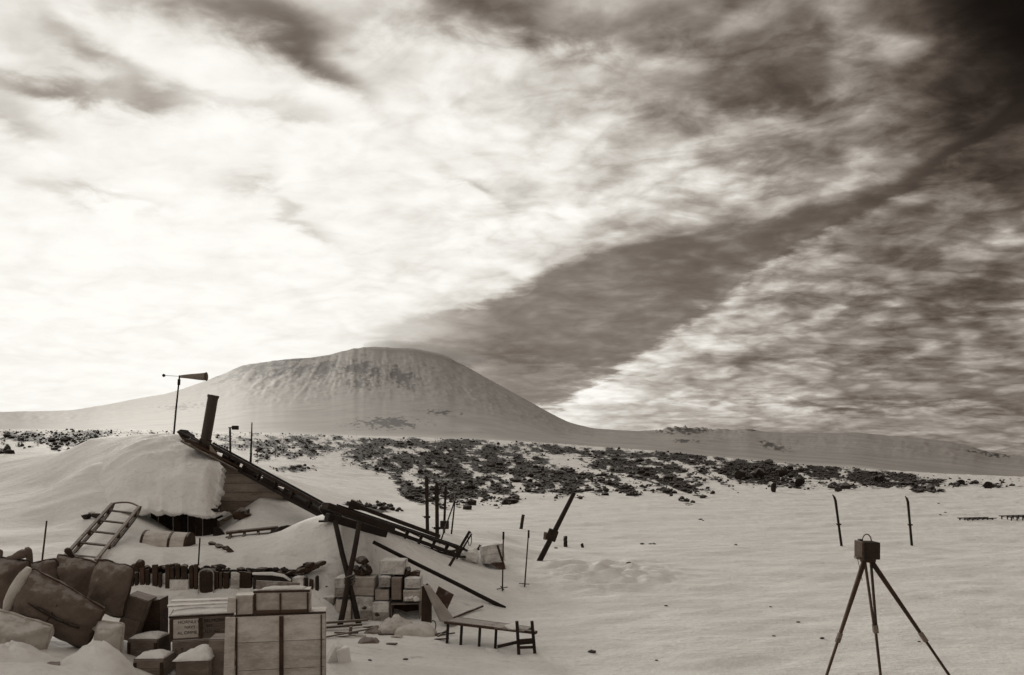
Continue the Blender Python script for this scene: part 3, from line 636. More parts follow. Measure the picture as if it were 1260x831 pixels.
# ------------------------------------------------------------------ wind vane on the drift
g = G(212, 549); D = g.y
v = thing('wind_vane', 'wind vane with a tapering cloth cone on a thin pole standing on the roof drift', 'wind vane', g)
tp = P(221, 462, D)
m = MB(); m.tube([g-Vector((0, 0, .15)), P(216.5, 505, D), tp], [.026, .024, .020], 8); m.build('pole', 'black', v, smooth=True)
m = MB(); m.box(g.x, g.y, g.z+.02, .20, .2, .05); m.build('foot_plate', 'black', v)
for dx in (-.08, .09): m = MB(); m.box(g.x+dx, g.y, g.z-.03, .06, .08, .08); m.build('foot_block', 'black', v)
m = MB(); m.tube([P(220, 474, D), P(220.4, 467, D)], .038, 8); m.build('bearing', 'black', v)
m = MB(); m.tube([P(221, 463.2, D), P(202, 462.2, D)], .006, 5); m.build('arm', 'black', v)
m = MB(); m.tube([P(203, 462.2, D), P(201, 462.2, D), P(199.8, 462.2, D)], [.03, .045, .02], 8); m.build('counterweight', 'black', v, smooth=True)
def cone(p0, p1, r0, r1, n=14):
    ax = (p1-p0).normalized(); x = ax.cross(Vector((0, 1, 0))).normalized(); y = ax.cross(x)
    vs = []; k = 6
    for j in range(k+1):
        s = j/k; c_ = p0.lerp(p1, s); r = r0+(r1-r0)*s
        vs += [c_+(x*math.cos(2*math.pi*i/n)+y*math.sin(2*math.pi*i/n))*r*(1+.05*math.sin(5*i+j)) for i in range(n)]
    fs = [(j*n+i, j*n+(i+1) % n, (j+1)*n+(i+1) % n, (j+1)*n+i) for j in range(k) for i in range(n)]
    return vs, fs
vs, fs = cone(P(222, 463.5, D), P(254, 463.5, D), .035, .105); m = MB(); m.add(vs, fs); so = m.build('vane_cone', 'sock', v, smooth=True)
md = so.modifiers.new('cloth', 'SOLIDIFY'); md.thickness = .006
m = MB(); q = P(254, 463.5, D); m.tube([q+Vector((0, math.cos(a)*.107, math.sin(a)*.107)) for a in np.linspace(0, 2*math.pi, 17)], .008, 5); m.build('hoop', 'black', so)

# ------------------------------------------------------------------ posts and sledge on the roof slope
D = 18.0
q = P(283.5, 552, D); v = thing('instrument_post', 'short post carrying a small dark box above the roof sledge', 'post', q)
m = MB(); m.tube([q-Vector((0, 0, .1)), P(283, 526, D)], .022, 7); m.build('post', 'black', v)
m = MB(); m.bar(P(281, 526.5, D), P(288, 526, D), .02, .02); m.build('arm', 'black', v)
m = MB(); m.box(*P(289.5, 526.5, D), .13, .10, .09); m.build('box', 'black', v, bevel=.008)
pole('roof_pole', 'thin upright pole standing behind the roof sledge', 'pole', P(308.5, 566, D), P(310, 520, D), .026, .012, 'black', sink=.1)
o1, o2 = P(252, 556, 18.3), P(404, 641, 16.0)
xd = o1-o2
sl = sledge('roof_sledge', 'long dark sledge lying down the hut roof edge below the stovepipe', o2+Vector((0, .28, 0)), xd, (.5, 0, 1), xd.length, .30, .20, 7, 'black', bow=False, rail=.07)
for k in range(5):
    s = .12+.17*k; a = o2.lerp(o1, s)+Vector((0, .2, .08)); m = MB(); m.box(0, 0, 0, .30, .34, .13, Matrix.Translation(a) @ Matrix.Rotation(.53, 4, 'Y')); m.build('lashed_bundle', 'black', sl)
m = MB(); m.bar(o2.lerp(o1, .30)+Vector((0, .1, .07)), o2.lerp(o1, -.03)+Vector((0, .1, .10)), .26, .16); m.build('lashed_canvas', 'black', sl)
# second sledge, from the prop poles down to the drift
o1, o2 = P(420, 641, 13.3), G(578, 691)
xd = o2-o1
sl2 = sledge('propped_sledge', 'long dark sledge propped on crossed poles, its far end in the drift', o1+Vector((0, 0, .0)), xd, (.35, 0, 1), xd.length, .34, .19, 8, 'black', bow=True, rail=.04)
for i, (a, b, w_, h_) in enumerate([((400, 622, 12.7), (482, 652, 13.6), .20, .10), ((402, 636, 12.4), (474, 657, 13.0), .16, .12), ((428, 619, 13.5), (540, 660, 15.0), .09, .06), ((412, 628, 13.2), (565, 684, 15.9), .07, .06)]):
    plank('lashed_spar', ['broad dark plank heaped on the upper end of the propped sledge', 'thick dark beam bearing on the crossed poles', 'thin dark spar along the top of the propped sledge', 'long thin spar lying the length of the propped sledge'][i], 'spar', P(*a), P(*b), w_, h_, 'black')
lump('canvas_bundle', 'black lashed bundle where the two sledges meet', 'bundle', P(409, 634, 13.2), .27, .25, .17, 'black', 9, .5)
plank('bundle_board', 'pointed dark board jutting from under the black bundle', 'board', P(392, 641.5, 13.1), P(425, 640, 13.2), .14, .03, 'black')
m = MB(); m.prism([P(428, 626, 13.7), P(432, 615, 13.7), P(444, 620, 13.7), P(441, 628, 13.7)], (0, .12, 0)); tag(m.build('broken_box', 'dark'), 'small broken box end standing on the propped sledge', 'box')
# crossed poles
pole('prop_pole', 'dark prop pole of the crossed pair, its top leaning toward the hut', 'pole', P(441, 766, 11.75), P(412, 641, 12.35), .042, .038, 'black')
pole('prop_pole', 'dark prop pole of the crossed pair, its top leaning toward the moraine', 'pole', P(419, 767, 11.65), P(442, 644, 12.35), .044, .038, 'black')
q = P(430.5, 713, 12.0); m = MB()
for k in range(4): m.tube([q+Vector((math.cos(a)*.075, math.sin(a)*.06-.01, (k-1.5)*.028+.03*math.sin(a+.6*k))) for a in np.linspace(0, 2*math.pi, 13)], .012, 6)
tag(m.build('pole_lashing', 'brown', smooth=True), 'rope lashing wound round the crossing of the two prop poles', 'lashing')
# long spar and short stick on the snow
g = G(618, 747); pole('long_spar', 'long thin spar slanting from the crossed poles down to the snow', 'spar', g, P(459, 667, 12.9), .035, .030, 'black', sink=.05)
g = G(594, 750); g2 = G(553, 764); pole('short_stick', 'short stick lying on the snow by the bent tin sheet', 'stick', g2+Vector((0, 0, .02)), g+Vector((0, 0, .05)), .018, .018, 'dark', sink=.05)

# ------------------------------------------------------------------ leaning sledge and things half buried near the porch
b0 = G(113, 692); b1 = P(171, 621, 15.0); br = P(150, 692, b0.y+.02)
xd = b1-b0; wd = (br-b0).length
g0 = P(122, 695, b0.y)
zd = xd.cross(Vector((-1, 0, 0))); zd = zd if zd.z > 0 else -zd
sledge('leaning_sledge', 'brown sledge with curved bow leaning up against the roof drift', b0+Vector((.03, 0, -.12)), xd, zd+Vector((.5, 0, 0)), xd.length*.98, .46, .13, 5, 'brown', True, rail=.042, rmat='dark')
g = G(207, 672); v = thing('half_buried_drum', 'pale banded drum lying half buried in the drift by the porch', 'drum', g)
def drum(p0, p1, r):
    ax = (p1-p0).normalized(); m = MB(); m.tube([p0, p1], r, 24); return m
p0, p1 = P(180, 668, 14.2), P(233, 671, 14.2)
drum(p0, p1, .22).build('barrel_body', 'case', v, smooth=False)
for s in (.0, .62, 1.0): drum(p0.lerp(p1, s-.025), p0.lerp(p1, s+.03), .227).build('hoop', 'dark', v)
pole('thin_post', 'thin dark post with a peg between the drum and the stores wall', 'post', P(244, 697, 12.75), P(246, 662, 12.75), .012, .012, 'black')
v = thing('snow_shelter_rag', 'dark torn canvas and white cloth poking out of the smooth drift', 'rag', G(112, 640))
for k, (x, y, sx, sz, mt) in enumerate([(107, 635, .10, .11, 'black'), (121, 634, .16, .07, 'black'), (113, 631, .06, .05, 'lcanvas')]):
    q = G(x, y+4); lump('fold', '', '', Vector((q.x, q.y, q.z+.05)), sx, .1, sz, mt, 20+k, .1 if k else .3, parent=v)
g = G(53, 690, 9); pole('bamboo_marker', 'lone thin bamboo standing in the drift behind the sacks', 'pole', P(51.5, 694, 12.3), P(57.5, 641, 12.3), .014, .012, 'dark')
m = MB(); 
# debris by the gable
v = thing('torn_hide', 'ragged dark hide lying on the snow hump under the gable', 'hide', G(297, 642))
for k, (x, y, sx, sz) in enumerate([(296, 633, .22, .19), (303, 631, .12, .08), (290, 625, .05, .11), (296, 622, .03, .10), (306, 629, .05, .05)]):
    q = G(x, y+6); lump('tuft', '', '', Vector((P(x, y, q.y).x, q.y-.03, P(x, y, q.y).z)), sx, .12, sz, 'dark', 40+k, .4*k, parent=v)
tr = sledge('buried_sledge', 'dark sledge buried in the trough below the gable', P(274, 675, 15.2), Vector((1, .1, .10)), (.2, -.5, 1), 1.0, .34, .12, 4, 'dark', False, rail=.05)
lump('buried_bale', 'dark rounded bale in the trough under the gable hump', 'bale', P(347, 654, 15.2), .26, .2, .13, 'black', 52, -.25)
lump('trough_clutter', 'dark clutter heaped against the porch corner post', 'clutter', P(268, 656, 15.9), .16, .2, .16, 'black', 53, .4)
for k, (x, y) in enumerate([(262, 668), (270, 671), (277, 673), (283, 676)]):
    q = G(x, y+3); lump('frozen_turf', 'small dark clod in a row on the drift above the stores wall', 'clod', q+Vector((0, 0, .02)), .09, .08, .06, 'dark', 60+k, .3, group='clods on the drift')

# ------------------------------------------------------------------ the stores wall: upright staves, bales and boxes under the drift
DW = 12.3
rs = random.Random(11)
def stave(px0, px1, y0, y1, mat, lab, D=DW, grp='staves of the stores wall', nm='stave', th=.05):
    a, b = P(px0, y1, D), P(px1, y0, D); m = MB(); lean = rs.uniform(-.015, .015)
    zb = a.z-.1; w_ = b.x-a.x
    vs = [Vector((a.x, D, zb)), Vector((b.x, D, zb)), Vector((b.x+lean, D, b.z-rs.uniform(0, .03))), Vector((a.x+(b.x-a.x)*rs.uniform(.3, .7)+lean, D, b.z-rs.uniform(0, .012))), Vector((a.x+lean, D, b.z-rs.uniform(0, .03)))]
    m.prism(vs, (0, th, 0)); return tag(m.build(nm, mat, bevel=.006), lab, 'stave', grp)
for (a, b, y0, y1, mt) in [(160, 164, 702, 733, 'dark'), (165.5, 169.5, 704, 727, 'dark'), (172.5, 178, 696, 732, 'dark'), (179.5, 184, 700, 728, 'dark'), (187.5, 194, 695, 733, 'dark'), (195, 198.5, 705, 727, 'dark'), (203, 208.5, 694, 734, 'dark'),
                           (209.5, 214, 697, 715, 'dark'), (216, 221, 694, 716, 'dark'), (223, 230, 695, 716, 'dark'), (233.5, 238, 695, 738, 'dark'), (238.5, 243, 694, 740, 'dark'), (265, 269, 703, 745, 'dark'), (269.8, 273.5, 704, 746, 'dark'), (274.5, 281, 704, 744, 'dark'), (374, 378, 711, 731, 'dark'), (379.5, 384, 712, 740, 'dark'), (388, 392, 708, 731, 'dark')]:
    stave(a, b, y0, y1, mt, 'dark upright stave in the snowbound stores wall')
for (a, b, y0, y1) in [(163.8, 166, 706, 730), (168.8, 173, 706, 733), (184.4, 188, 706, 734), (198.8, 203.4, 705, 735), (231, 233.8, 706, 736)]:
    stave(a, b, y0, y1, 'pale', 'frosted pale stave between dark ones in the stores wall', D=DW+.06, grp='pale staves of the stores wall')
stave(283, 293.5, 704, 732, 'pale', 'broad pale board standing in the stores wall beside a dark panel', grp='pale boards of the stores wall')
stave(294.5, 310, 703, 731, 'dark', 'broad dark panel standing next to the pale board', grp='dark panels of the stores wall', D=DW+.03)
m = MB(); a, b = P(150, 745, DW+.22), P(372, 700, DW+.22); m.box((a.x+b.x)/2, DW+.25, (a.z+b.z)/2-.02, b.x-a.x, .06, b.z-a.z); tag(m.build('wall_backing', 'black'), 'low dark fodder wall behind the staves, capped by the drift', 'wall')
def box_at(nm, lab, x0, x1, y0, y1, D, d, mat, cap=0, nb=2, yaw=0, tilt=(0, 0), frame='dark', battens=(), group=None, open_front=False, seed=0, cat='case', **kw):
    a = P(x0, y1, D); w_ = (x1-x0)/F*D; h_ = (y1-y0)/F*D
    return crate(nm, lab, cat, a, yaw, w_, d, h_, nb, mat, frame, battens, tilt=tilt, cap=cap, group=group, open_front=open_front, seed=seed, **kw)
box_at('small_case', 'small pale case set into the staves of the stores wall', 208.5, 231.5, 714, 730, DW-.03, .2, 'pale', nb=1, seed=2, bframe=False)
# two upright canvas bales with pale rope edges
def bale(nm, lab, x0, x1, y0, y1, D, mat, seed, group=None, ropes=True, d=.22):
    a, b = P(x0, y1, D), P(x1, y0, D); v = thing(nm, lab, 'bale', Vector(((a.x+b.x)/2, D, a.z)), group=group)
    n, k = 12, 9; vs, fs = [], []
    for j in range(k+1):
        s = j/k; zz = a.z-.06+(b.z-a.z+.06)*s; sc = (1-.9*max(0, (s-.75)/.25)**3)
        for i in range(n):
            an = 2*math.pi*i/n; cx_, cy_ = math.cos(an), math.sin(an)
            ex = math.copysign(abs(cx_)**.5, cx_); ey = math.copysign(abs(cy_)**.5, cy_)
            vs.append(Vector(((a.x+b.x)/2+ex*(b.x-a.x)/2*(sc*.3+.7 if s > .75 else 1), D+d/2+ey*d/2*(.6+.4*sc), zz)))
    for j in range(k):
        for i in range(n): fs.append((j*n+i, j*n+(i+1) % n, (j+1)*n+(i+1) % n, (j+1)*n+i))
    fs.append(tuple(range(n-1, -1, -1))); fs.append(tuple(k*n+i for i in range(n)))
    m = MB(); m.add(vs, fs); m.build('cover', mat, v, smooth=True)
    if ropes:
        hw = (b.x-a.x)/2-.012; cxm = (a.x+b.x)/2
        m = MB(); m.tube([Vector((cxm-hw-.02, D-.01, a.z-.02)), Vector((cxm-hw, D-.012, (a.z+b.z)/2))]+[Vector((cxm-hw*math.cos(t), D-.006, b.z-.07+.075*math.sin(t))) for t in np.linspace(.1, 3.0, 9)]+[Vector((cxm+hw, D-.012, (a.z+b.z)/2)), Vector((cxm+hw+.01, D-.01, a.z-.02))], .010, 6); m.build('rope', 'pale', v, smooth=True)
    return v
bale('upright_bale', 'dark upright bale with pale rope edges leaning in the stores wall', 244, 264, 701, 744, DW-.05, 'dark', 1)
# dark lumps of frozen fodder along the top of the wall
for k in range(58):
    x = 158+k*3.9+rs.uniform(-2, 2)
    if 284 < x < 292: continue
    yb = 697+rs.uniform(-3, 4)+(4 if x > 275 else 0)-(8 if x > 370 else 0)
    if x > 385: continue
    lump('frozen_lump', 'frozen dark lump on top of the stores wall at the drift edge', 'lump', P(x, yb+1.5, DW+.12+rs.uniform(0, .1)), rs.uniform(.06, .12), .10, rs.uniform(.03, .07), 'black' if k % 3 else 'dark', 100+k, rs.uniform(-.5, .5), sub=1, group='lumps along the stores wall')
for k, (x, y, s) in enumerate([(368, 706, .10), (377, 700, .13), (387, 697, .12), (395, 693, .08), (400, 722, .08), (397, 727, .10), (404, 728, .06)]):
    lump('frozen_clod', 'dark clod breaking through the drift at the end of the stores wall', 'clod', P(x, y, DW+.2), s*1.3, .12, s*.7, 'dark', 150+k, -.3, group='clods at the wall end')
# shade of the recess under a snow lid, drawn as a black slab
m = MB(); m.prism([P(311, 725, DW-.1), P(359, 730, DW-.1), P(357, 716, DW-.1), P(348, 710.5, DW-.1), P(335, 708, DW-.1), P(312, 708, DW-.1)], (0, .2, 0)); tag(m.build('recess_shade', 'black'), 'black arched slab painting the shade of a recess under a lip of snow in the stores wall', 'painted recess')
m = MB(); m.tube([P(311, 706, DW-.1), P(335, 706, DW-.12), P(349, 708.5, DW-.12), P(358, 714.5, DW-.1)], [.02, .028, .025, .015], 7); tag(m.build('snow_lip', 'snow', smooth=True), 'thin lip of snow lying along the arched recess', 'snow')
box_at('pale_case', 'pale snow-crusted case at the end of the stores wall beyond the recess', 359.5, 373, 712, 737, DW-.05, .25, 'pale', nb=1, cap=.03, seed=4, bframe=False)

# ------------------------------------------------------------------ stacked cases left of the crossed poles and beneath the spar
DC = 12.2
stack = [(386, 411, 735, 770, 'pale', 0), (411, 433, 712, 736, 'pale', 0), (412, 432, 738, 768, 'case', 0), (433, 460.5, 711, 733.5, 'case', 0), (432.5, 459.5, 735.5, 768, 'pale', 0),
         (466, 497, 690.5, 707.5, 'pale', 0), (465, 480.5, 710.5, 723.5, 'pale', 0), (461, 479, 726, 739.5, 'case', 0), (497, 518, 712.5, 725, 'pale', 0), (481, 494.5, 711.5, 739, 'dcase', 0), (495.5, 518, 727, 741, 'case', 0),
         (457.5, 479, 742, 766, 'pale', 0), (480, 517.5, 743, 767, 'dcase', 1)]
labs = ['snow-crusted case nearest the big foreground case in the stack by the crossed poles', 'snow-crusted case behind the crossed poles, upper, toward the hut', 'snow-crusted case behind the crossed poles, low, toward the hut', 'half dark case seen between the crossed poles and the notch',
        'pale case at the feet of the crossed poles', 'pale case topmost under the long spar', 'small pale case second from top under the long spar', 'small pale case in the third row of the stack under the spar', 'snow-topped case at the outer end of the second row under the spar',
        'dark narrow case in the middle of the stack under the spar', 'case with crumbled frost at the outer end of the third row', 'pale bottom case beside the open dark one', 'open dark case lying on its side at the bottom of the stack']
for k, (x0, x1, y0, y1, mt, op) in enumerate(stack):
    box_at('stacked_case', labs[k], x0+.8, x1-.8, y0+.5, y1-.8, DC+rs.uniform(-.03, .05)+(.1 if y0 < 700 else 0), .42, mt, nb=1 if y1-y0 < 22 else 2, open_front=bool(op), seed=20+k, cap=.025 if mt == 'pale' else 0, group='cases stacked by the crossed poles', bframe=False, edge=.012, tilt=(0, rs.uniform(-.03, .03)), yaw=rs.uniform(-.05, .05))
m = MB(); a, b = P(388, 766, DC+.5), P(517, 712, DC+.5); m.box((a.x+b.x)/2, DC+.55, (a.z+b.z)/2, b.x-a.x, .1, b.z-a.z); tag(m.build('gap_shade', 'black'), 'black sheet added as shade in the gaps of the stacked cases', 'board')  # black sheet added so the gaps between cases read as shade
for k, (x, y, s) in enumerate([(446, 691, .13), (452, 700, .12), (440, 704, .11), (449, 706, .14), (500, 706, .12), (509, 709, .13), (515, 716, .07)]):
    lump('frozen_sacking', 'crumpled dark sacking on top of the stacked cases', 'sacking', P(x, y, DC+.3), s, .16, s*.85, 'dark', 170+k, .5*k, group='sacking on the case stack')
for k, (x, y, s) in enumerate([(448, 748, .035), (465, 756, .05), (402, 746, .02), (393, 738, .025), (506, 735, .05), (512, 737, .05), (500, 737, .04)]):
    lump('frost_knob', 'small knob stuck on the face of the stacked cases', 'knob', P(x, y, DC-.02), s, .03, s*1.1, 'dark' if k < 4 else 'snow', 190+k, group='knobs on the stacked cases')
# dark canvas, bent tin and square board
m = MB(); m.prism([P(518, 768, 11.95), P(531, 769, 11.85), P(531, 728, 11.95), P(526, 718, 12.0), P(519, 722, 12.0)], (0, .05, 0)); tag(m.build('canvas_flap', 'dark', bevel=.01), 'dark canvas flap hanging at the end of the stacked cases', 'canvas')
def bent_tin():
    vs, fs = [], []; n, k = 12, 10
    for j in range(k+1):
        s = j/k; c0 = P(524+31*s, 719+46*s, 11.9-.1*s)
        for i in range(n+1):
            an = math.radians(-50+190*i/n); r = .06+.10*s
            vs.append(c0+Vector((math.cos(an)*r*.9-.05*s, -math.sin(an)*r, -r*.55*math.cos(an)*.4)))
    for j in range(k):
        for i in range(n): a = j*(n+1)+i; fs.append((a, a+1, a+n+2, a+n+1))
    m = MB(); m.add(vs, fs); o = m.build('bent_tin', 'sheet', smooth=True); s_ = o.modifiers.new('t', 'SOLIDIFY'); s_.thickness = .01
    return tag(o, 'curled sheet of tin leaning beside the stacked cases', 'tin sheet')
bent_tin()
m = MB(); m.prism([P(533, 739, 12.35), P(549, 753, 12.25), P(558.5, 732, 12.35), P(539.5, 721.5, 12.45)], (0, .03, 0)); tag(m.build('square_board', 'dark', bevel=.005), 'square dark board tipped in the snow behind the bent tin', 'board')
# litter on the snow at the foot of the stack
q0, q1 = G(398, 771)+Vector((0, 0, .05)), G(452, 768)+Vector((0, 0, .06)); plank('litter_lath', 'upper of two long laths lying on the snow beyond the big case', 'lath', q0, q1, .05, .03, 'brown')
q0, q1 = G(398, 776)+Vector((0, 0, .04)), G(445, 772)+Vector((0, 0, .04)); plank('litter_lath', 'lower of two long laths lying on the snow beyond the big case', 'lath', q0, q1, .05, .03, 'brown')
q0, q1 = G(400, 786)+Vector((0, 0, .02)), G(468, 776)+Vector((0, 0, .05)); plank('litter_stick', 'thin stick half sunk in snow below the two laths', 'stick', q0, q1, .025, .02, 'brown')
q0 = G(430, 781); plank('litter_peg', 'short peg standing under the laths', 'peg', q0-Vector((0, 0, .05)), P(432, 771, q0.y), .04, .04, 'brown')
def cloth(nm, lab, x0, x1, yc, depth, hgt, mat, seed, cat='canvas'):
    a, b = G(x0, yc), G(x1, yc); n, k = 16, 9; vs, fs = [], []
    for j in range(k+1):
        for i in range(n+1):
            s, t = i/n, j/k; p = a.lerp(b, s)+Vector((0, (t-.5)*depth, 0)); e = (max(0, math.sin(math.pi*s))**.4)*(max(0, math.sin(math.pi*t))**.5)
            w_ = float(fbm(np.array([s*4.0+seed]), np.array([t*2.5]), seed, 3)[0])
            p.z = gz(p.x, p.y)-.03+e*hgt*(.9+.45*w_); p.y += .05*w_; vs.append(p)
    for j in range(k):
        for i in range(n): q = j*(n+1)+i; fs.append((q, q+1, q+n+2, q+n+1))
    m = MB(); m.add(vs, fs); o = m.build(nm, mat, smooth=True); s_ = o.modifiers.new('t', 'SOLIDIFY'); s_.thickness = .015; s_.offset = -1
    return tag(o, lab, cat)
cloth('frozen_canvas', 'pale frozen canvas heap at the foot of the stacked cases', 466, 508, 775, .45, .20, 'lcanvas', 3)
cloth('frozen_canvas', 'long flat roll of frozen canvas on the snow below the bent tin', 486, 537, 780, .40, .16, 'lcanvas', 8)
cloth('canvas_scrap', 'dark folded scrap of canvas lying before the frozen canvas heap', 440, 468, 790, .28, .09, 'canvas', 12)
cloth('canvas_scrap', 'brown canvas edge between the laths and the frozen heap', 448, 473, 778, .25, .10, 'canvas', 17)
g = G(533, 775); m = MB(); m.tube([g+Vector((math.cos(a)*.04, -.02, .06+math.sin(a)*.075)) for a in np.linspace(-2.2, 2.6, 12)], .008, 5); tag(m.build('rope_loop', 'brown', smooth=True), 'stiff loop of rope standing at the end of the canvas roll', 'rope')
g = G(528, 790); q0, q1 = G(539, 784), G(550, 778); plank('litter_twig', 'thin twig on the snow between the canvas roll and the upturned sledge', 'twig', q0+Vector((0, 0, .01)), q1+Vector((0, 0, .03)), .02, .02, 'brown')
q = G(482, 793); plank('litter_twig', 'small dark chip on the snow below the canvas roll', 'chip', q+Vector((-.06, 0, .01)), q+Vector((.07, -.05, .02)), .05, .02, 'brown')
for k in range(11):
    x = rs.uniform(402, 545); y = rs.uniform(771, 789); q = G(x, y); an = rs.uniform(-.6, .6); d = Vector((math.cos(an), math.sin(an)*.8, rs.uniform(-.05, .12)))*rs.uniform(.06, .17)
    plank('broken_stick', 'broken stick half sunk in the snow around the frozen canvas', 'stick', q-d+Vector((0, 0, .015)), q+d+Vector((0, 0, .02)), rs.uniform(.025, .06), .016, ('brown', 'dark', 'case')[k % 3], group='broken sticks littering the snow')
# snow blocks by the big case
for k, (x0, x1, y0, y1, ro) in enumerate([(404, 418, 797, 818, .5), (413, 429, 801, 818, -.15)]):
    g = G((x0+x1)/2, y1-3); w_ = (x1-x0)/F*g.y; h_ = (y1-y0)/F*g.y
    m = MB(); m.box(0, 0, 0, w_, .16, h_*1.3, Matrix.Translation(g+Vector((0, .05, h_*.35))) @ Matrix.Rotation(ro, 4, 'Y') @ Matrix.Rotation(.4, 4, 'Z'))
    tag(m.build('snow_block', 'snow', bevel=.02), ['cut snow block tilted on its corner beyond the big case', 'cut snow block lying against the tilted one'][k], 'snow block')

# ------------------------------------------------------------------ upturned sledge that looks like a bench
g0, g1 = G(551, 791), G(658, 803)
v = thing('upturned_sledge', 'upturned bench-like sledge standing on its uprights on the open snow', 'sledge', g0)
pa, pb = P(548, 767.5, g0.y), P(660, 780.5, g1.y)
ax = (pb-pa).normalized(); sd_ = Vector((-ax.y, ax.x, 0)).normalized()*.24
m = MB(); m.bar(pa+Vector((0, 0, .02)), pb+Vector((0, 0, .02)), .07, .035); m.build('runner', 'dark', v)
m = MB(); m.bar(pa+sd_+Vector((.06, 0, .02)), pb+sd_+Vector((-.14, 0, .02)), .07, .035); m.build('runner', 'dark', v)
for k in range(4):
    off = sd_*(.14+.24*k); m = MB(); m.bar(pa+off+Vector((.04, 0, .03)), pb+off+Vector((-.16, 0, .03)), .068, .018); m.build('slat', 'brown', v)
for (px, yb) in ((551.5, 791), (569, 790), (592, 796), (612, 797)):
    s = (px-548)/112; q = pa.lerp(pb, s); e = Vector((q.x-.015, q.y, gz(q.x, q.y)-.05)); m = MB(); m.bar(q, e, .05, .035, (1, 0, 0)); m.build('leg', 'black', v)
for (xb, yb, xt, yt) in ((638.5, 801, 636, 764.5), (658.5, 803, 654.5, 764.5)):
    q = P(xb, yb, g1.y-.08 if xb < 650 else g1.y-.03); e = P(xt, yt, q.y); m = MB(); m.bar(q-Vector((0, 0, .06)), e, .045, .04, (1, 0, 0)); m.build('end_post', 'black', v)
for y in (788, 791.5, 796.5):
    m = MB(); m.bar(P(639, y+.5, g1.y-.11), P(656, y-(1 if y < 792 else 0), g1.y-.05), .03, .03); m.build('rung', 'black', v)
m = MB(); m.bar(P(612, 796, g1.y-.1), P(638, 790, g1.y-.1), .035, .035); m.build('brace', 'black', v)
sc_ = P(630, 776, g1.y); lump('snow_clump', '', '', sc_+Vector((0, .1, .02)), .10, .12, .06, 'snow', 210, parent=v)
g = G(606, 801); lump('snow_lump', 'round bright lump of clean snow in front of the upturned sledge', 'snow lump', g+Vector((0, 0, .0)), .09, .09, .055, 'snow', 211, sub=3)

# ------------------------------------------------------------------ poles, skis and cases on the drift behind
def ski(nm, lab, p0, p1, w_, mat='black', tip=True, group=None, bind=None):
    v = thing(nm, lab, 'ski', p0, group=group); d = (p1-p0); L = d.length; d.normalize(); side = Vector((1, 0, 0)); nrm = d.cross(side).normalized()
    m = MB(); pts = [p0-d*.15, p0+d*L*.5, p1-d*L*.12, p1-d*L*.05+side*(-.02 if tip else 0), p1+side*(-.06 if tip else 0)]
    ws = [w_, w_*.9, w_, w_*.9, w_*.25]
    vs = []; fs = []
    for p, q in zip(pts, ws): vs += [p-side*q/2-nrm*.012, p+side*q/2-nrm*.012, p+side*q/2+nrm*.012, p-side*q/2+nrm*.012]
    for j in range(len(pts)-1):
        for i in range(4): fs.append((j*4+i, j*4+(i+1) % 4, j*4+4+(i+1) % 4, j*4+4+i))
    fs += [(3, 2, 1, 0), tuple(len(vs)-4+i for i in range(4))]
    m.add(vs, fs); m.build('blade', mat, v)
    if bind is not None:
        q = p0+d*L*bind; m = MB(); m.box(q.x, q.y-.02, q.z, w_*1.7, .06, w_*.6); m.build('binding', mat, v, bevel=.006)
        m = MB(); m.tube([q+Vector((-w_*.9, -.02, .0)), q+Vector((-w_*1.3, -.03, .03))], .008, 5); m.build('strap', mat, v)
    return v
gD = G(525, 652).y
ski('upright_ski', 'tallest dark ski standing upright in the drift behind the propped sledge', P(526, 654, gD), P(525, 586, gD), .085, tip=False, bind=.26)
ski('upright_ski', 'dark upright ski whose foot is behind the propped sledge rails', P(538, 664, gD-2), P(537.5, 594, gD-2), .085, tip=False, bind=.2)
ski('upright_ski', 'slim dark ski standing over the small hanging box', P(546.5, 650, gD), P(548.5, 598, gD), .06, tip=False)
pole('ski_stick', 'thin leaning stick beside the small hanging box', 'stick', P(556, 652, gD), P(561, 606, gD), .020, .016, 'black')
pole('ski_stick', 'thin stick slanting past the small hanging box to the sledge', 'stick', P(543, 664, gD-2), P(561, 612, gD-1), .016, .016, 'black')
q = P(547, 646, gD-.15); m = MB(); m.box(q.x, q.y, q.z, .20, .14, .19); tag(m.build('hanging_box', 'black', bevel=.01), 'small dark box hanging at the slim ski', 'box')
# leaning ice tool with a loop
g = G(553, 697); tpp = P(578, 654, g.y+.3); v = thing('ice_pick', 'dark tool with a strap loop leaning over the far end of the propped sledge', 'tool', g)
m = MB(); m.bar(g-Vector((.05, 0, .08)), tpp, .05, .03, (0, 1, 0)); m.build('shaft', 'black', v)
m = MB(); m.bar(P(562, 688, g.y+.05), tpp+Vector((.03, .02, -.05)), .03, .03, (0, 1, 0)); m.build('second_shaft', 'black', v)
m = MB(); m.tube([P(578+2.2*math.cos(a), 663+9*math.sin(a), g.y+.2) for a in np.linspace(0, 2*math.pi, 14)], .008, 5); m.build('strap_loop', 'black', v)
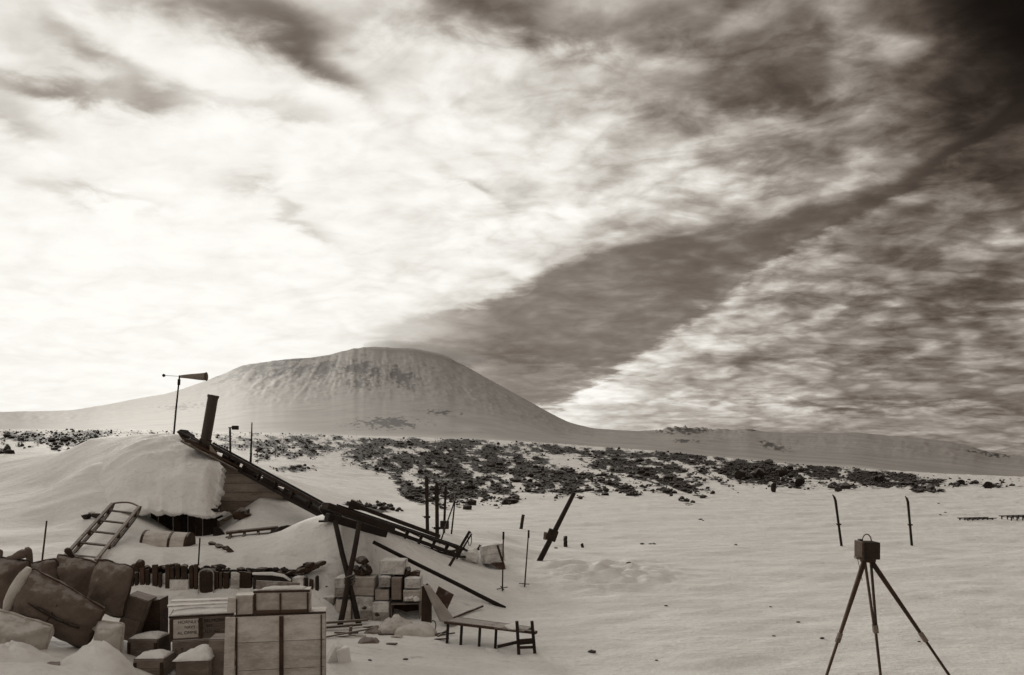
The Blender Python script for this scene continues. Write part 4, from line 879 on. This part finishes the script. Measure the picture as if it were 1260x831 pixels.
# cases on the drift
g = G(608, 700); D = g.y
cr_ = crate('tipped_case', 'pale snow-filled case tipped over on the drift beside two bamboo sticks', 'case', P(597, 694, D), .25, .42, .34, .34, 2, 'pale', 'dark', tilt=(-.15, -.12), cap=.05, seed=50, bframe=False)
m = MB(); m.prism([P(603, 693, D-.1), P(615, 702, D-.15), P(622, 700, D-.1), P(620, 692, D-.05)], (0, .25, -.02)); tag(m.build('case_flap', 'dark', bevel=.006), 'dark broken lid sticking out below the tipped case', 'lid')
m = MB(); m.prism([P(610, 703, D-.25), P(621, 715, D-.35), P(625, 712, D-.3), P(617, 702, D-.2)], (0, .1, -.02)); tag(m.build('case_board', 'dark', bevel=.006), 'dark board end in the snow below the broken lid', 'board')
m = MB(); m.bar(P(612, 671, D-.05), P(620, 696, D-.08), .035, .035); tag(m.build('case_stick', 'dark'), 'dark batten standing along the side of the tipped case', 'batten')
m = MB(); m.prism([P(585, 678, D+.4), P(597, 676, D+.4), P(589, 672, D+.5)], (0, .3, 0)); tag(m.build('tent_flap', 'black'), 'small dark flap in the snow behind the tipped case', 'flap')
lump('snow_hummock', 'rounded snow hummock between the propped sledge and the tipped case', 'snow hummock', P(577, 684, D+.1), .22, .3, .22, 'snow', 300, sub=3)
for k, (xb, yb, xt, yt, lab) in enumerate([(618, 727, 619.5, 655, 'bamboo ski stick with a cross basket standing beside the tipped case'), (645, 722, 650.5, 653, 'bamboo ski stick with a cross basket standing clear on the open snow')]):
    g = G(xb, yb); v = thing('ski_pole', lab, 'ski pole', g)
    m = MB(); m.tube([g-Vector((0, 0, .1)), P(xt, yt, g.y)], [.014, .012], 7); m.build('shaft', 'dark', v, smooth=True)
    m = MB(); m.tube([P(xt-.2, yt+9, g.y), P(xt, yt-.5, g.y)], [.02, .018], 7); m.build('grip', 'black', v, smooth=True)
    for a in (.3, 1.87): m = MB(); m.bar(g+Vector((math.cos(a)*-.10, math.sin(a)*-.1, .03+.03*k)), g+Vector((math.cos(a)*.10, math.sin(a)*.1, .06-.02*k)), .015, .012); m.build('basket_bar', 'black', v)
# big leaning post with a block
g = G(664, 690); v = thing('leaning_mast', 'heavy dark mast leaning out of the snow with a block lashed midway', 'mast', g); D = g.y
t1 = P(706.5, 606.5, D); d = (t1-g).normalized()
m = MB(); m.tube([g-d*.15, g.lerp(t1, .4), t1], [.062, .058, .045], 10); m.build('shaft', 'black', v, smooth=True)
q = g.lerp(t1, .38); m = MB(); m.box(0, 0, 0, .22, .2, .24, Matrix.Translation(q+Vector((-.02, -.05, 0))) @ Matrix.Rotation(.35, 4, 'Y')); m.build('block', 'black', v, bevel=.02)
m = MB(); m.box(0, 0, 0, .10, .12, .16, Matrix.Translation(q+Vector((-.15, -.03, -.02))) @ Matrix.Rotation(.1, 4, 'Y')); m.build('cleat', 'brown', v, bevel=.01)
for (xb, yb, xt, yt, r, nm, lab) in [(641, 651, 644, 633.5, .055, 'short_post', 'short dark post standing in the snow near the leaning mast'), (696, 673, 695.5, 660, .055, 'post_stub', 'squat dark stub in the snow past the leaning mast'), (717, 674, 716, 669, .04, 'post_stub', 'tiny dark stub in the snow past the squat one')]:
    g = G(xb, yb); pole(nm, lab, 'post', g, P(xt, yt, g.y), r, r*.95, 'black')
# skis on the plain
for k, (xb, yb, xt, yt) in enumerate([(1035.5, 672, 1027, 608.5), (1122, 671.5, 1116.5, 610.5)]):
    g = G(xb, yb); ski('planted_ski', ['ski planted upright on the plain, right behind the plate camera', 'ski planted upright on the plain, farther from the plate camera'][k], g, P(xt, yt, g.y), .065, bind=.42)
# far sledges
for k, (x0, x1, y) in enumerate([(1240, 1268, 641), (1187, 1226, 641)]):
    a, b = G(x0, y), G(x1, y-1); d = b-a
    sledge('far_sledge', ['dark sledge lying far out on the plain, the higher of two', 'low dark sledge nearly sunk in the plain behind the other'][k], a+Vector((0, 0, -.04-.03*k)), d, (0, 0, 1), d.length*(1.6 if k == 0 else 1), .40, .19 if k == 0 else .14, 6, 'black', False, rail=.03, group='sledges far out on the plain')

# ------------------------------------------------------------------ plate camera on its tripod
hd = P(1067, 690, 8.35); v = thing('plate_camera', 'dark box camera with a ring handle on a wooden tripod', 'camera', Vector((hd.x, hd.y, 0)))
m = MB(); m.box(hd.x, hd.y, P(0, 677, hd.y).z, .185, .20, .175); bx = m.build('camera_body', 'black', v, bevel=.008)
m = MB(); q = P(1057.3, 677, hd.y-.02); m.box(q.x-.008, q.y-.02, q.z, .022, .19, .19); m.build('side_panel', 'dark', bx, bevel=.004)
q = P(1058.5, 665.5, hd.y); m = MB(); m.box(q.x, q.y, q.z+.002, .035, .06, .03); m.build('finder', 'black', bx, bevel=.004)
q = P(1066.5, 666.5, hd.y); m = MB(); m.tube([q+Vector((math.cos(a)*.047, 0, math.sin(a)*.075)) for a in np.linspace(-.05, math.pi+.05, 14)], .0065, 6); m.build('ring_handle', 'brass', bx, smooth=True)
q = P(1055.5, 686, hd.y-.08); m = MB(); m.box(q.x, q.y, q.z, .06, .05, .014); m.build('focusing_rail', 'brass', bx)
m = MB(); m.tube([P(1068, 687, hd.y), P(1068, 691.5, hd.y)], .075, 14); m.build('tripod_head', 'dark', v)
cen = Vector((hd.x, hd.y, hd.z))
def leg(nm, px, py, D, px0, py0, twin=.0):
    a = P(px0, py0, hd.y); e = P(px, py, D); e.z = gz(e.x, e.y); d = (e-a); s = a.lerp(e, .56)
    lg = MB(); sd2 = d.cross(Vector((0, 1, 0))).normalized() if abs(twin) < .001 else Vector((1, 0, 0))
    w0 = .013 if not twin else twin
    lg.bar(a-sd2*w0, s-sd2*w0*.35, .020, .03, (0, 1, 0)); lo_ = lg.build('leg', 'dark', v, bevel=.003)
    m = MB(); m.bar(a+sd2*w0, s+sd2*w0*.35, .020, .03, (0, 1, 0)); m.build('leg_stave', 'dark', lo_, bevel=.003)
    m = MB(); m.bar(a.lerp(s, .93), a.lerp(s, 1.05), .05 if twin else .04, .045, (0, 1, 0)); m.build('clamp', 'brown', lo_, bevel=.004)
    m = MB(); m.bar(s-d*.05, e-d.normalized()*.0+d.normalized()*.04, .022, .022, (0, 1, 0)); m.build('lower_leg', 'dark', lo_)
    m = MB(); m.tube([e-d.normalized()*.05, e+d.normalized()*.06], [.012, .003], 6); m.build('spike', 'metal', lo_)
    return lo_
leg('leg', 1007, 856, 8.15, 1063, 692); leg('leg', 1188, 856, 8.1, 1073, 692); leg('leg', 1084, 838, 8.95, 1068, 692, .030)
m = MB(); m.tube([P(1055, 687, hd.y-.1), P(1058, 700, hd.y-.1), P(1061, 715, hd.y-.08)], .003, 4); m.build('cable', 'black', bx)

# ------------------------------------------------------------------ foreground cases
DF = 8.3
def ground_drop(x0, y1, D, z0=0): return P(x0, y1, D).z
a = P(290, 757, DF); h_ = a.z-gz(a.x, DF)+.05; base = Vector((P(289.5, 757, DF).x, DF, a.z-h_))
big = crate('packing_case', 'largest plain wooden packing case with dark centre batten in the foreground', 'packing case', base, .20, 108/F*DF, .26, h_, 3, 'case', 'dark', battens=((.455, .042, 'dark'), (.012, .02, 'dark'), (.855, .012, 'dark')), seed=60, edge=.02)
bb = Vector((P(276.5, 760, DF).x, DF-.03, base.z)); m = MB()
p_ = plank('upright_board', 'pale upright board standing against the side of the largest packing case', 'board', Vector((bb.x+.045, bb.y, base.z-.03)), Vector((bb.x+.065, bb.y+.02, a.z-.02)), .105, .022, 'case', up=(0, 1, 0))
ztop = a.z+.008
tb = crate('flat_case', 'low two-panel case lying on the largest packing case', 'case', Vector((P(312.5, 754, DF+.05).x, DF+.05, ztop)), .14, 67/F*DF, .18, 27.5/F*DF, 1, 'case', 'dark', battens=((.012, .022, 'dark'), (.265, .018, 'dark'), (.54, .018, 'dark')), seed=61, edge=.022)
m = MB(); m.box(.274, -.014, .016, .55, .014, .03); m.build('bottom_batten', 'dark', tb, world=False)
snow_cap(tb, .06, .5, .02, .17, 27.5/F*DF+.007, .05, 5)
m = MB(); m.bar((.0, .12, .27), (.44, .14, .235), .012, .10, (0, 0, 1)); m.build('raised_lid', 'pale', tb, world=False)
sb = crate('small_box', 'small pale box on the largest packing case, beside the low two-panel case', 'box', Vector((P(291, 755, DF).x, DF-.02, ztop)), .22, .165, .2, 22.5/F*DF, 1, 'case', 'dark', battens=((.008, .012, 'dark'),), seed=62, bframe=False)
m = MB(); m.box(.02, .0, .0, .11, .02, .15, Matrix.Translation(P(284.5, 744.5, DF+.03)) @ Matrix.Rotation(.08, 4, 'Y')); tag(m.build('box_end', 'case'), 'loose box end tipped between the small pale box and the lettered case', 'board')
# lettered case and its neighbours
D1 = 8.7
lc = crate('lettered_case', 'dark case with stencilled lettering on its long side and snow on its lid', 'case', P(208.5, 790, D1), .30, .645, .42, 31.0/F*D1, 2, 'dcase', 'dark', battens=((.015, .03, 'dark'), (.315, .03, 'dark')), seed=63, edge=.018, cap=.035)
def letters(parent, txt, x, z, size, y=-.022, rotx=math.pi/2, mat='ink', nm='stencil_lettering'):
    cu = bpy.data.curves.new('t', 'FONT'); cu.body = txt; cu.size = size; cu.extrude = .0006
    o = bpy.data.objects.new('t', cu); COL.objects.link(o); dg = bpy.context.evaluated_depsgraph_get(); me = bpy.data.meshes.new_from_object(o.evaluated_get(dg))
    bpy.data.objects.remove(o); ob = bpy.data.objects.new(nm, me); COL.objects.link(ob); me.materials.clear(); me.materials.append(M[mat])
    ob.parent = parent; ob.location = (x, y, z); ob.rotation_euler = (rotx, 0, 0); return ob
m = MB(); m.box(.165, -.008, .135, .25, .012, .20); m.build('label_panel', 'case', lc, world=False)
for (tx, x, z, s) in (('HORNLEY', .085, .19, .048), ('NAVY', .15, .135, .042), ('AL OMME', .08, .075, .046)): letters(lc, tx, x, z, s, y=-.016)
for (tx, x, z, s) in (('BELMORE', .345, .19, .05), ('EST', .37, .135, .042), ('ALFORD', .35, .075, .042)): letters(lc, tx, x, z, s, y=-.008)
m = MB(); m.bar((-.05, .30, .335), (.70, .34, .33), .10, .016); m.build('lid_plank', 'pale', lc, world=False)
m = MB(); m.bar((-.03, .52, .35), (.62, .46, .35), .12, .016); m.build('lid_plank', 'pale', lc, world=False)
c2 = crate('stencilled_case', 'dark stencilled case beneath the lettered case', 'case', P(212, 822, D1-.06), .28, .52, .4, 31.5/F*D1, 2, 'dcase', 'dark', seed=64, bframe=False)
for (tx, x, z, s) in (('L  T', .03, .17, .05), ('AL', .05, .11, .05)): letters(c2, tx, x, z, s, y=-.008)
c3 = crate('dark_case', 'dark case standing on end between the stencilled case and the pale upright board', 'case', P(257, 835, 8.35), .12, .17, .3, 47/F*8.35, 1, 'dcase', 'dark', seed=65, bframe=False)
b_ = P(216, 862, 8.15); b_.z = gz(b_.x, b_.y)-.05
c4 = crate('snowy_case', 'dark case topped with a curved wedge of snow below the stencilled case', 'case', b_, .15, 40/F*8.15, .3, P(0, 814, 8.15).z-b_.z, 2, 'dcase', 'dark', seed=66, bframe=False)
hh = P(0, 814, 8.15).z-b_.z; sc4 = snow_cap(c4, -.02, .34, -.02, .29, hh+.006, .13, 9, slope=.6)
for k, (x0, x1, y0, y1, D, mt, cp, lab) in enumerate([(157, 195, 787, 806, 8.75, 'dcase', .05, 'small dark case with a snowy lid beside the sacks'), (164, 201, 812, 834, 8.3, 'dcase', .07, 'low dark case under a thick cap of snow beside the sacks')]):
    a = P(x0, y0, D); zb = gz(a.x, a.y)-.06; z1 = P(0, y1, D).z; zb = min(zb, z1)
    crate('snow_capped_case', lab, 'case', Vector((a.x, D, zb)), -.05+.1*k, (x1-x0)/F*D, .3, a.z-zb, 2, mt, 'dark', battens=((.02, .03, 'dark'), ((x1-x0)/F*D-.02, .03, 'dark')), seed=70+k, cap=cp, bframe=False)
# dark barrel-like case and tilted box behind
a = P(166, 777, 9.2); crate('dark_stave_case', 'squat dark case with a snow-flecked lid behind the lettered case', 'case', Vector((a.x, 9.2, a.z-.3)), .05, 29/F*9.2, .28, 38/F*9.2+.3, 5, 'dark', 'black', seed=73, bframe=False)
a = P(140, 775, 9.0); t_c = crate('tilted_case', 'brown case tilted against the canvas sacks', 'case', Vector((a.x, 9.0, a.z-.08)), .1, .22, .3, .48, 2, 'canvas', 'dark', tilt=(0, .32), seed=74, bframe=False)
# plinth of dark cases under the pile so that nothing hangs in the air
for k, (x0, x1, yt, D) in enumerate([(205, 280, 823, 8.75), (160, 205, 808, 9.2)]):
    a = P(x0, yt, D); zb = gz(a.x, D)-.08
    if a.z-zb > .03: crate('bottom_case', ['dark bottom case under the stencilled one', 'dark bottom case under the squat dark case'][k], 'case', Vector((a.x, D, zb)), .1, (x1-x0)/F*D, .35, a.z-zb, 1, 'dcase', 'dark', seed=80+k, bframe=False)

# ------------------------------------------------------------------ sacks
def sack(nm, lab, px, py, D, L, W, T, roll, seed, mat='canvas', seams=False, ears=(), pitch=0.0, yaw=0.0, rim=None):
    """pillow in the picture plane: L along, W across, T thick"""
    c0 = P(px, py, D); mx = Matrix.Translation(c0) @ Matrix.Rotation(yaw, 4, 'Z') @ Matrix.Rotation(pitch, 4, 'X') @ Matrix.Rotation(roll, 4, 'Y')
    v = thing(nm, lab, 'sack', None, mat=mx)
    n = 22; vs, fs = [], []
    for side in (-1, 1):
        for j in range(n+1):
            for i in range(n+1):
                s, t = i/n*2-1, j/n*2-1
                s = math.copysign(abs(s)**.8, s); t = math.copysign(abs(t)**.8, t)
                pil = max(0, (1-abs(s)**2.6))**.6*max(0, (1-abs(t)**2.6))**.6
                w1 = float(fbm(np.array([s*2.2+seed]), np.array([t*2.2+side*3]), seed, 4)[0])
                rc = 1-.10*(abs(s)*abs(t))**3; x = s*L/2*(1-.05*(1-t*t)+.07*w1)*rc; z = t*W/2*(1-.05*(1-s*s)+.08*w1)*rc
                w2 = float(fbm(np.array([s*1.4+t*2.6+seed]), np.array([t*5.0-s*3.0+side]), seed+20, 3)[0]); crs = abs(s*t); fold = math.sin((s+t)*9+3*w1)*.05*crs+math.sin((s-t)*8+4*w2)*.05*crs; y = side*T/2*(pil*(1.12+.30*w1+.12*w2)+fold*(1-pil*.5))
                if seams: y -= side*T*.10*(math.exp(-(t/.05)**2)+.6*math.exp(-((s-.1)/.04)**2))*pil
                vs.append(Vector((x, y, z)))
    N = (n+1)**2
    for side in (0, 1):
        for j in range(n):
            for i in range(n):
                a = side*N+j*(n+1)+i; q = (a, a+1, a+n+2, a+n+1); fs.append(q if side == 0 else q[::-1])
    ring = [i for i in range(n)]+[j*(n+1)+n for j in range(n)]+[n*(n+1)+i for i in range(n, 0, -1)]+[j*(n+1) for j in range(n, 0, -1)]
    for k in range(len(ring)): a, b = ring[k], ring[(k+1) % len(ring)]; fs.append((a, b, b+N, a+N))
    m = MB(); m.add(vs, fs); body = m.build('sack_body', mat, v, smooth=True, world=False)
    m = MB(); rp = [(vs[a]+vs[a+N])/2 for a in ring]; m.tube(rp+[rp[0]], .013, 6); m.build('edge_seam', 'dark' if mat == 'canvas' else mat, body, smooth=True, world=False)
    if seams:
        m = MB(); pts = []
        for i in range(3, n-2):
            s_ = i/n*2-1; s_ = math.copysign(abs(s_)**.8, s_); pil = max(0, (1-abs(s_)**2.6))**.6; pts.append((s_*L/2*.93, -T/2*pil*1.12+T*.02, 0.0))
        m.tube(pts, .011, 6); m.build('long_seam', 'dark', v, smooth=True, world=False)
        m = MB(); pts = []
        for i in range(3, n-2):
            s_ = i/n*2-1; s_ = math.copysign(abs(s_)**.8, s_); pil = max(0, (1-abs(s_)**2.6))**.6; pts.append((.1*L/2, -T/2*pil*1.12+T*.02, s_*W/2*.93))
        m.tube(pts, .009, 6); m.build('cross_seam', 'dark', v, smooth=True, world=False)
    for (ex, ez, r, ln, an, em) in ears:
        m = MB(); b = Vector((ex*L/2, 0, ez*W/2)); d = Vector((math.cos(an), -.1, math.sin(an)))
        m.tube([b-d*ln*.4, b, b+d*ln*.5, b+d*ln*.8, b+d*ln], [r*.7, r*.65, r, r*1.05, r*.5], 10); m.build('ear', em, v, smooth=True, world=False)
    if rim:
        sx, em = rim[:2]; rk_ = rim[2] if len(rim) > 2 else 1.0; m = MB(); m.tube([Vector((sx*L/2*.98, -T*.12, z*W/2)) for z in np.linspace(-.95, .95, 7)], [q*rk_ for q in (.03, .06, .07, .075, .07, .06, .03)], 10); m.build('frosted_edge', em, v, smooth=True, world=False)
    return v
sack('canvas_sack', 'large stitched canvas sack slumped across the front of the pile', 72, 750, 8.45, .93, .52, .42, math.radians(29), 3, seams=True, ears=((1.0, .1, .05, .16, .25, 'lcanvas'),), rim=(-1, 'lcanvas'))
sack('canvas_sack', 'dark flat-topped canvas sack leaning toward the tilted case', 136, 724, 8.95, .44, .60, .36, math.radians(14), 5, ears=((.95, .95, .045, .12, .9, 'dark'),))
sack('canvas_sack', 'dark canvas sack between the flat-topped sack and the stitched sack', 92, 712, 9.25, .52, .50, .36, math.radians(12), 7, ears=((-.35, 1.0, .035, .10, 2.4, 'dark'), (.9, .8, .05, .08, .8, 'dark')))
sack('canvas_sack', 'dark sack tied at the neck, behind the stitched sack', 43, 714, 9.1, .62, .40, .36, math.radians(-14), 9, ears=((.0, 1.0, .04, .18, 1.5, 'canvas'),))
sack('canvas_sack', 'dark bulging sack with a knotted ear at the outer end of the pile', 6, 722, 8.9, .50, .66, .40, math.radians(8), 11, ears=((.2, 1.0, .05, .16, .5, 'canvas'), (-.4, .9, .04, .1, 1.8, 'canvas')))
sack('frosted_sack', 'pale frosted sack lying below the stitched sack', 18, 782, 8.1, .72, .42, .40, math.radians(16), 13, mat='lcanvas')
sack('frosted_sack', 'small pale frosted sack between the stitched sack and the snow-capped cases', 134, 786, 8.45, .30, .36, .26, math.radians(6), 15, mat='lcanvas')
# packed snow in front of and under the pile
def heap(nm, lab, px, py, D, rx, ry, rz, seed):
    n, k = 26, 12; vs, fs = [], []; c0 = P(px, py, D)
    for j in range(k+1):
        for i in range(n):
            r = (j+.0)/k; an = 2*math.pi*i/n; w_ = 1+.22*float(fbm(np.array([math.cos(an)*1.5+seed]), np.array([math.sin(an)*1.5]), seed, 3)[0])
            x, y = math.cos(an)*r*rx*w_, math.sin(an)*r*ry*w_
            z = rz*(1-r**2.0)*(1+.5*float(fbm(np.array([x*3.0+seed]), np.array([y*3.0]), seed+1, 5, .6)[0]))-.25*r**3
            vs.append(c0+Vector((x, y, z-rz)))
    for j in range(k):
        for i in range(n): fs.append((j*n+i, j*n+(i+1) % n, (j+1)*n+(i+1) % n, (j+1)*n+i))
    m = MB(); m.add(vs, fs); return tag(m.build(nm, 'snow', smooth=True), lab, 'snow heap')
heap('snow_heap', 'heap of clean snow at the outer front of the sack pile', 12, 800, 7.6, .80, .6, .36, 3)
heap('snow_heap', 'heap of clean snow below the stitched sack, toward the cases', 114, 797, 7.9, .62, .5, .34, 6)
lump('frozen_lump', 'brown frozen lump between the two snow heaps', 'lump', P(64, 822, 7.6), .10, .12, .10, 'canvas', 410)

# ------------------------------------------------------------------ scoria rocks of the moraine
rocks = [rock_mesh(500+k, 1, .75) for k in range(8)]
RM = []
for k, (vs, fs) in enumerate(rocks):
    me = bpy.data.meshes.new('volcanic_rock'); me.from_pydata([tuple(v) for v in vs], [], fs); me.materials.append(M['rock']); RM.append(me)
rng = np.random.default_rng(5)
cand = rng.uniform([0, 525], [1260, 634], (150000, 2)); dn = scoria(cand[:, 0], cand[:, 1])
keep = rng.uniform(0, 1, len(cand)) < np.clip((dn-.1)*.34, 0, 1)
cand = cand[keep]
line = np.stack([rng.uniform(0, 1260, 420), np.zeros(420)], 1); line[:, 1] = np.interp(line[:, 0], CR_PX, CR_PY)-3+rng.normal(0, 2.6, 420); cand = np.vstack([cand, line])
# march every line of sight down to the slope at once
Ds = np.exp(np.linspace(math.log(34), math.log(260), 200)); hit = np.full(len(cand), np.nan); alive = np.ones(len(cand), bool)
gx = np.linspace(-60, 1320, 300)
HG = height((gx[None]-CX)/F*Ds[:, None], np.broadcast_to(Ds[:, None], (len(Ds), len(gx))))
for k, D in enumerate(Ds):
    hgt = np.interp(cand[:, 0], gx, HG[k]); z = EYE-(cand[:, 1]-HY)/F*D
    h2 = alive & (z <= hgt); hit[h2] = D; alive &= ~h2
ok = ~np.isnan(hit) & (hit > 36); cand = cand[ok]; hit = hit[ok]
size = np.clip(rng.lognormal(-2.55, .6, len(cand)), .04, .5)
X = (cand[:, 0]-CX)/F*hit; Zr = height(X, hit)
order = np.argsort(-(size/hit))
for r_, i in enumerate(order[:285]):
    o = bpy.data.objects.new('volcanic_rock', RM[r_ % 8]); COL.objects.link(o); s = size[i]
    o.location = (X[i], hit[i], Zr[i]+s*.12); o.scale = (s*rng.uniform(.8, 1.3), s*rng.uniform(.8, 1.3), s*rng.uniform(.9, 1.6)); o.rotation_euler = (0, 0, rng.uniform(0, 6.28))
    tag(o, 'dark volcanic rock poking from the snowy moraine below the mountain', 'rock', 'rocks of the moraine')
V, Fc = [], []; base_n = 0
RV = [np.array([tuple(v) for v in vs]) for vs, fs in rocks]; RF = [np.array(fs) for vs, fs in rocks]
for i in order[285:]:
    k = int(rng.integers(8)); s = size[i]; an = rng.uniform(0, 6.28); ca, sa = math.cos(an), math.sin(an)
    w_ = RV[k]*s*rng.uniform(.75, 1.25, 3)*[1, 1, 1.35]; w_ = np.stack([w_[:, 0]*ca-w_[:, 1]*sa, w_[:, 0]*sa+w_[:, 1]*ca, w_[:, 2]], 1)+[X[i], hit[i], Zr[i]+s*.1]
    V.append(w_); Fc.append(RF[k]+base_n); base_n += len(w_)
V = np.vstack(V); Fc = np.vstack(Fc)
me = bpy.data.meshes.new('moraine_rubble'); me.vertices.add(len(V)); me.vertices.foreach_set('co', V.ravel()); me.loops.add(Fc.size); me.loops.foreach_set('vertex_index', Fc.ravel().astype(np.int32))
me.polygons.add(len(Fc)); me.polygons.foreach_set('loop_start', (np.arange(len(Fc))*3).astype(np.int32)); me.update(calc_edges=True); me.materials.append(M['rock'])
o = bpy.data.objects.new('moraine_rubble', me); COL.objects.link(o); o['kind'] = 'stuff'; tag(o, 'countless small dark stones strewn over the snowy moraine', 'rubble')
# boulders one can pick out
for k, (x, y, w_, h_, lab) in enumerate([(953, 606, 8, 13, 'upright blocky boulder standing apart before the dark outcrop'), (984, 600, 13, 15, 'jagged dark boulder next to the blocky one'), (746, 606, 8, 7, 'lone dark rock at the foot of the middle slope'), (1032, 606, 8, 7, 'dark rock just behind the first planted ski'),
                                    (1216, 601, 11, 9, 'dark rock at the far end of the moraine'), (1183, 597, 9, 7, 'dark rounded rock on the low end of the moraine'), (1083, 594, 14, 9, 'broad dark rock on the falling crest of the moraine'), (912, 590, 13, 12, 'rounded end of the dark outcrop'), (935, 588, 20, 13, 'dark main mass of the outcrop'), (961, 588, 13, 13, 'jagged end of the dark outcrop beside the blocky boulder'), (947, 571, 10, 6, 'pointed dark rock on the crest over the outcrop')]):
    g = G(x, y, 36); sx, sz = w_/F*g.y*.6, h_/F*g.y*.62
    vs, fs = rock_mesh(600+k, 2, .95); mx = Matrix.Translation(g+Vector((0, sx*.3, sz*.72))) @ Matrix.Diagonal((sx, sx*.9, sz, 1)); m = MB(); m.add([mx @ q for q in vs], fs); tag(m.build('boulder', 'rock'), lab, 'boulder')
for k in range(46):
    x = rs.uniform(904, 976); y = rs.uniform(574, 595)-(6 if 925 < x < 962 else 0)*rs.random()
    g = G(x, y, 36); w_ = rs.uniform(3, 8)/F*g.y
    vs, fs = rock_mesh(800+k, 1, .9); mx = Matrix.Translation(g+Vector((0, .2, w_*.3))) @ Matrix.Rotation(rs.uniform(-.5, .5), 4, 'Y') @ Matrix.Diagonal((w_*.7, w_*.6, w_*rs.uniform(.5, .9), 1)); m = MB(); m.add([mx @ q for q in vs], fs); tag(m.build('outcrop_rock', 'rock'), 'angular dark rock packed into the outcrop behind the blocky boulder', 'rock', 'rocks of the outcrop')
# dark chips blown over the open snow
for k, (x, y, s) in enumerate([(728, 803, .05), (820, 746, .03), (773, 693, .05), (1011, 786, .035), (952, 783, .025), (499, 812, .03), (455, 813, .025), (982, 766, .03), (948, 747, .025), (1131, 790, .02), (808, 813, .02), (862, 640, .08), (1157, 634, .06), (1163, 631, .06), (865, 641, .05), (905, 671, .05), (790, 670, .06), (800, 670, .05), (805, 670, .06), (1155, 620, .07), (684, 675, .05)]):
    g = G(x, y); lump('snow_chip', 'tiny dark chip lying on the open windblown snow', 'chip', g+Vector((0, 0, s*.25)), s*1.3, s, s*.6, 'rock', 450+k, sub=1, group='chips on the open snow')

# thin vapour round the summit
def vapour(nm, lab, px, py, D, rx, ry, rz, dens):
    import bmesh
    bm = bmesh.new(); bmesh.ops.create_icosphere(bm, subdivisions=4, radius=1)
    me = bpy.data.meshes.new(nm); bm.to_mesh(me); bm.free()
    mt = bpy.data.materials.new(nm); mt.use_nodes = True; nt = mt.node_tree; nt.nodes.clear()
    vol = nt.nodes.new('ShaderNodeVolumePrincipled'); vol.inputs['Color'].default_value = (.92, .90, .87, 1); vol.inputs['Density'].default_value = dens
    ou = nt.nodes.new('ShaderNodeOutputMaterial'); nt.links.new(vol.outputs[0], ou.inputs['Volume']); me.materials.append(mt)
    o = bpy.data.objects.new(nm, me); COL.objects.link(o); o.location = P(px, py, D); o.scale = (rx, ry, rz); o.rotation_euler = (0, .12, 0); o['kind'] = 'stuff'
    return tag(o, lab, 'vapour')
vapour('summit_vapour', 'thin vapour trailing over the summit of the volcano', 525, 435, 15800, 1250, 700, 190, .0008)
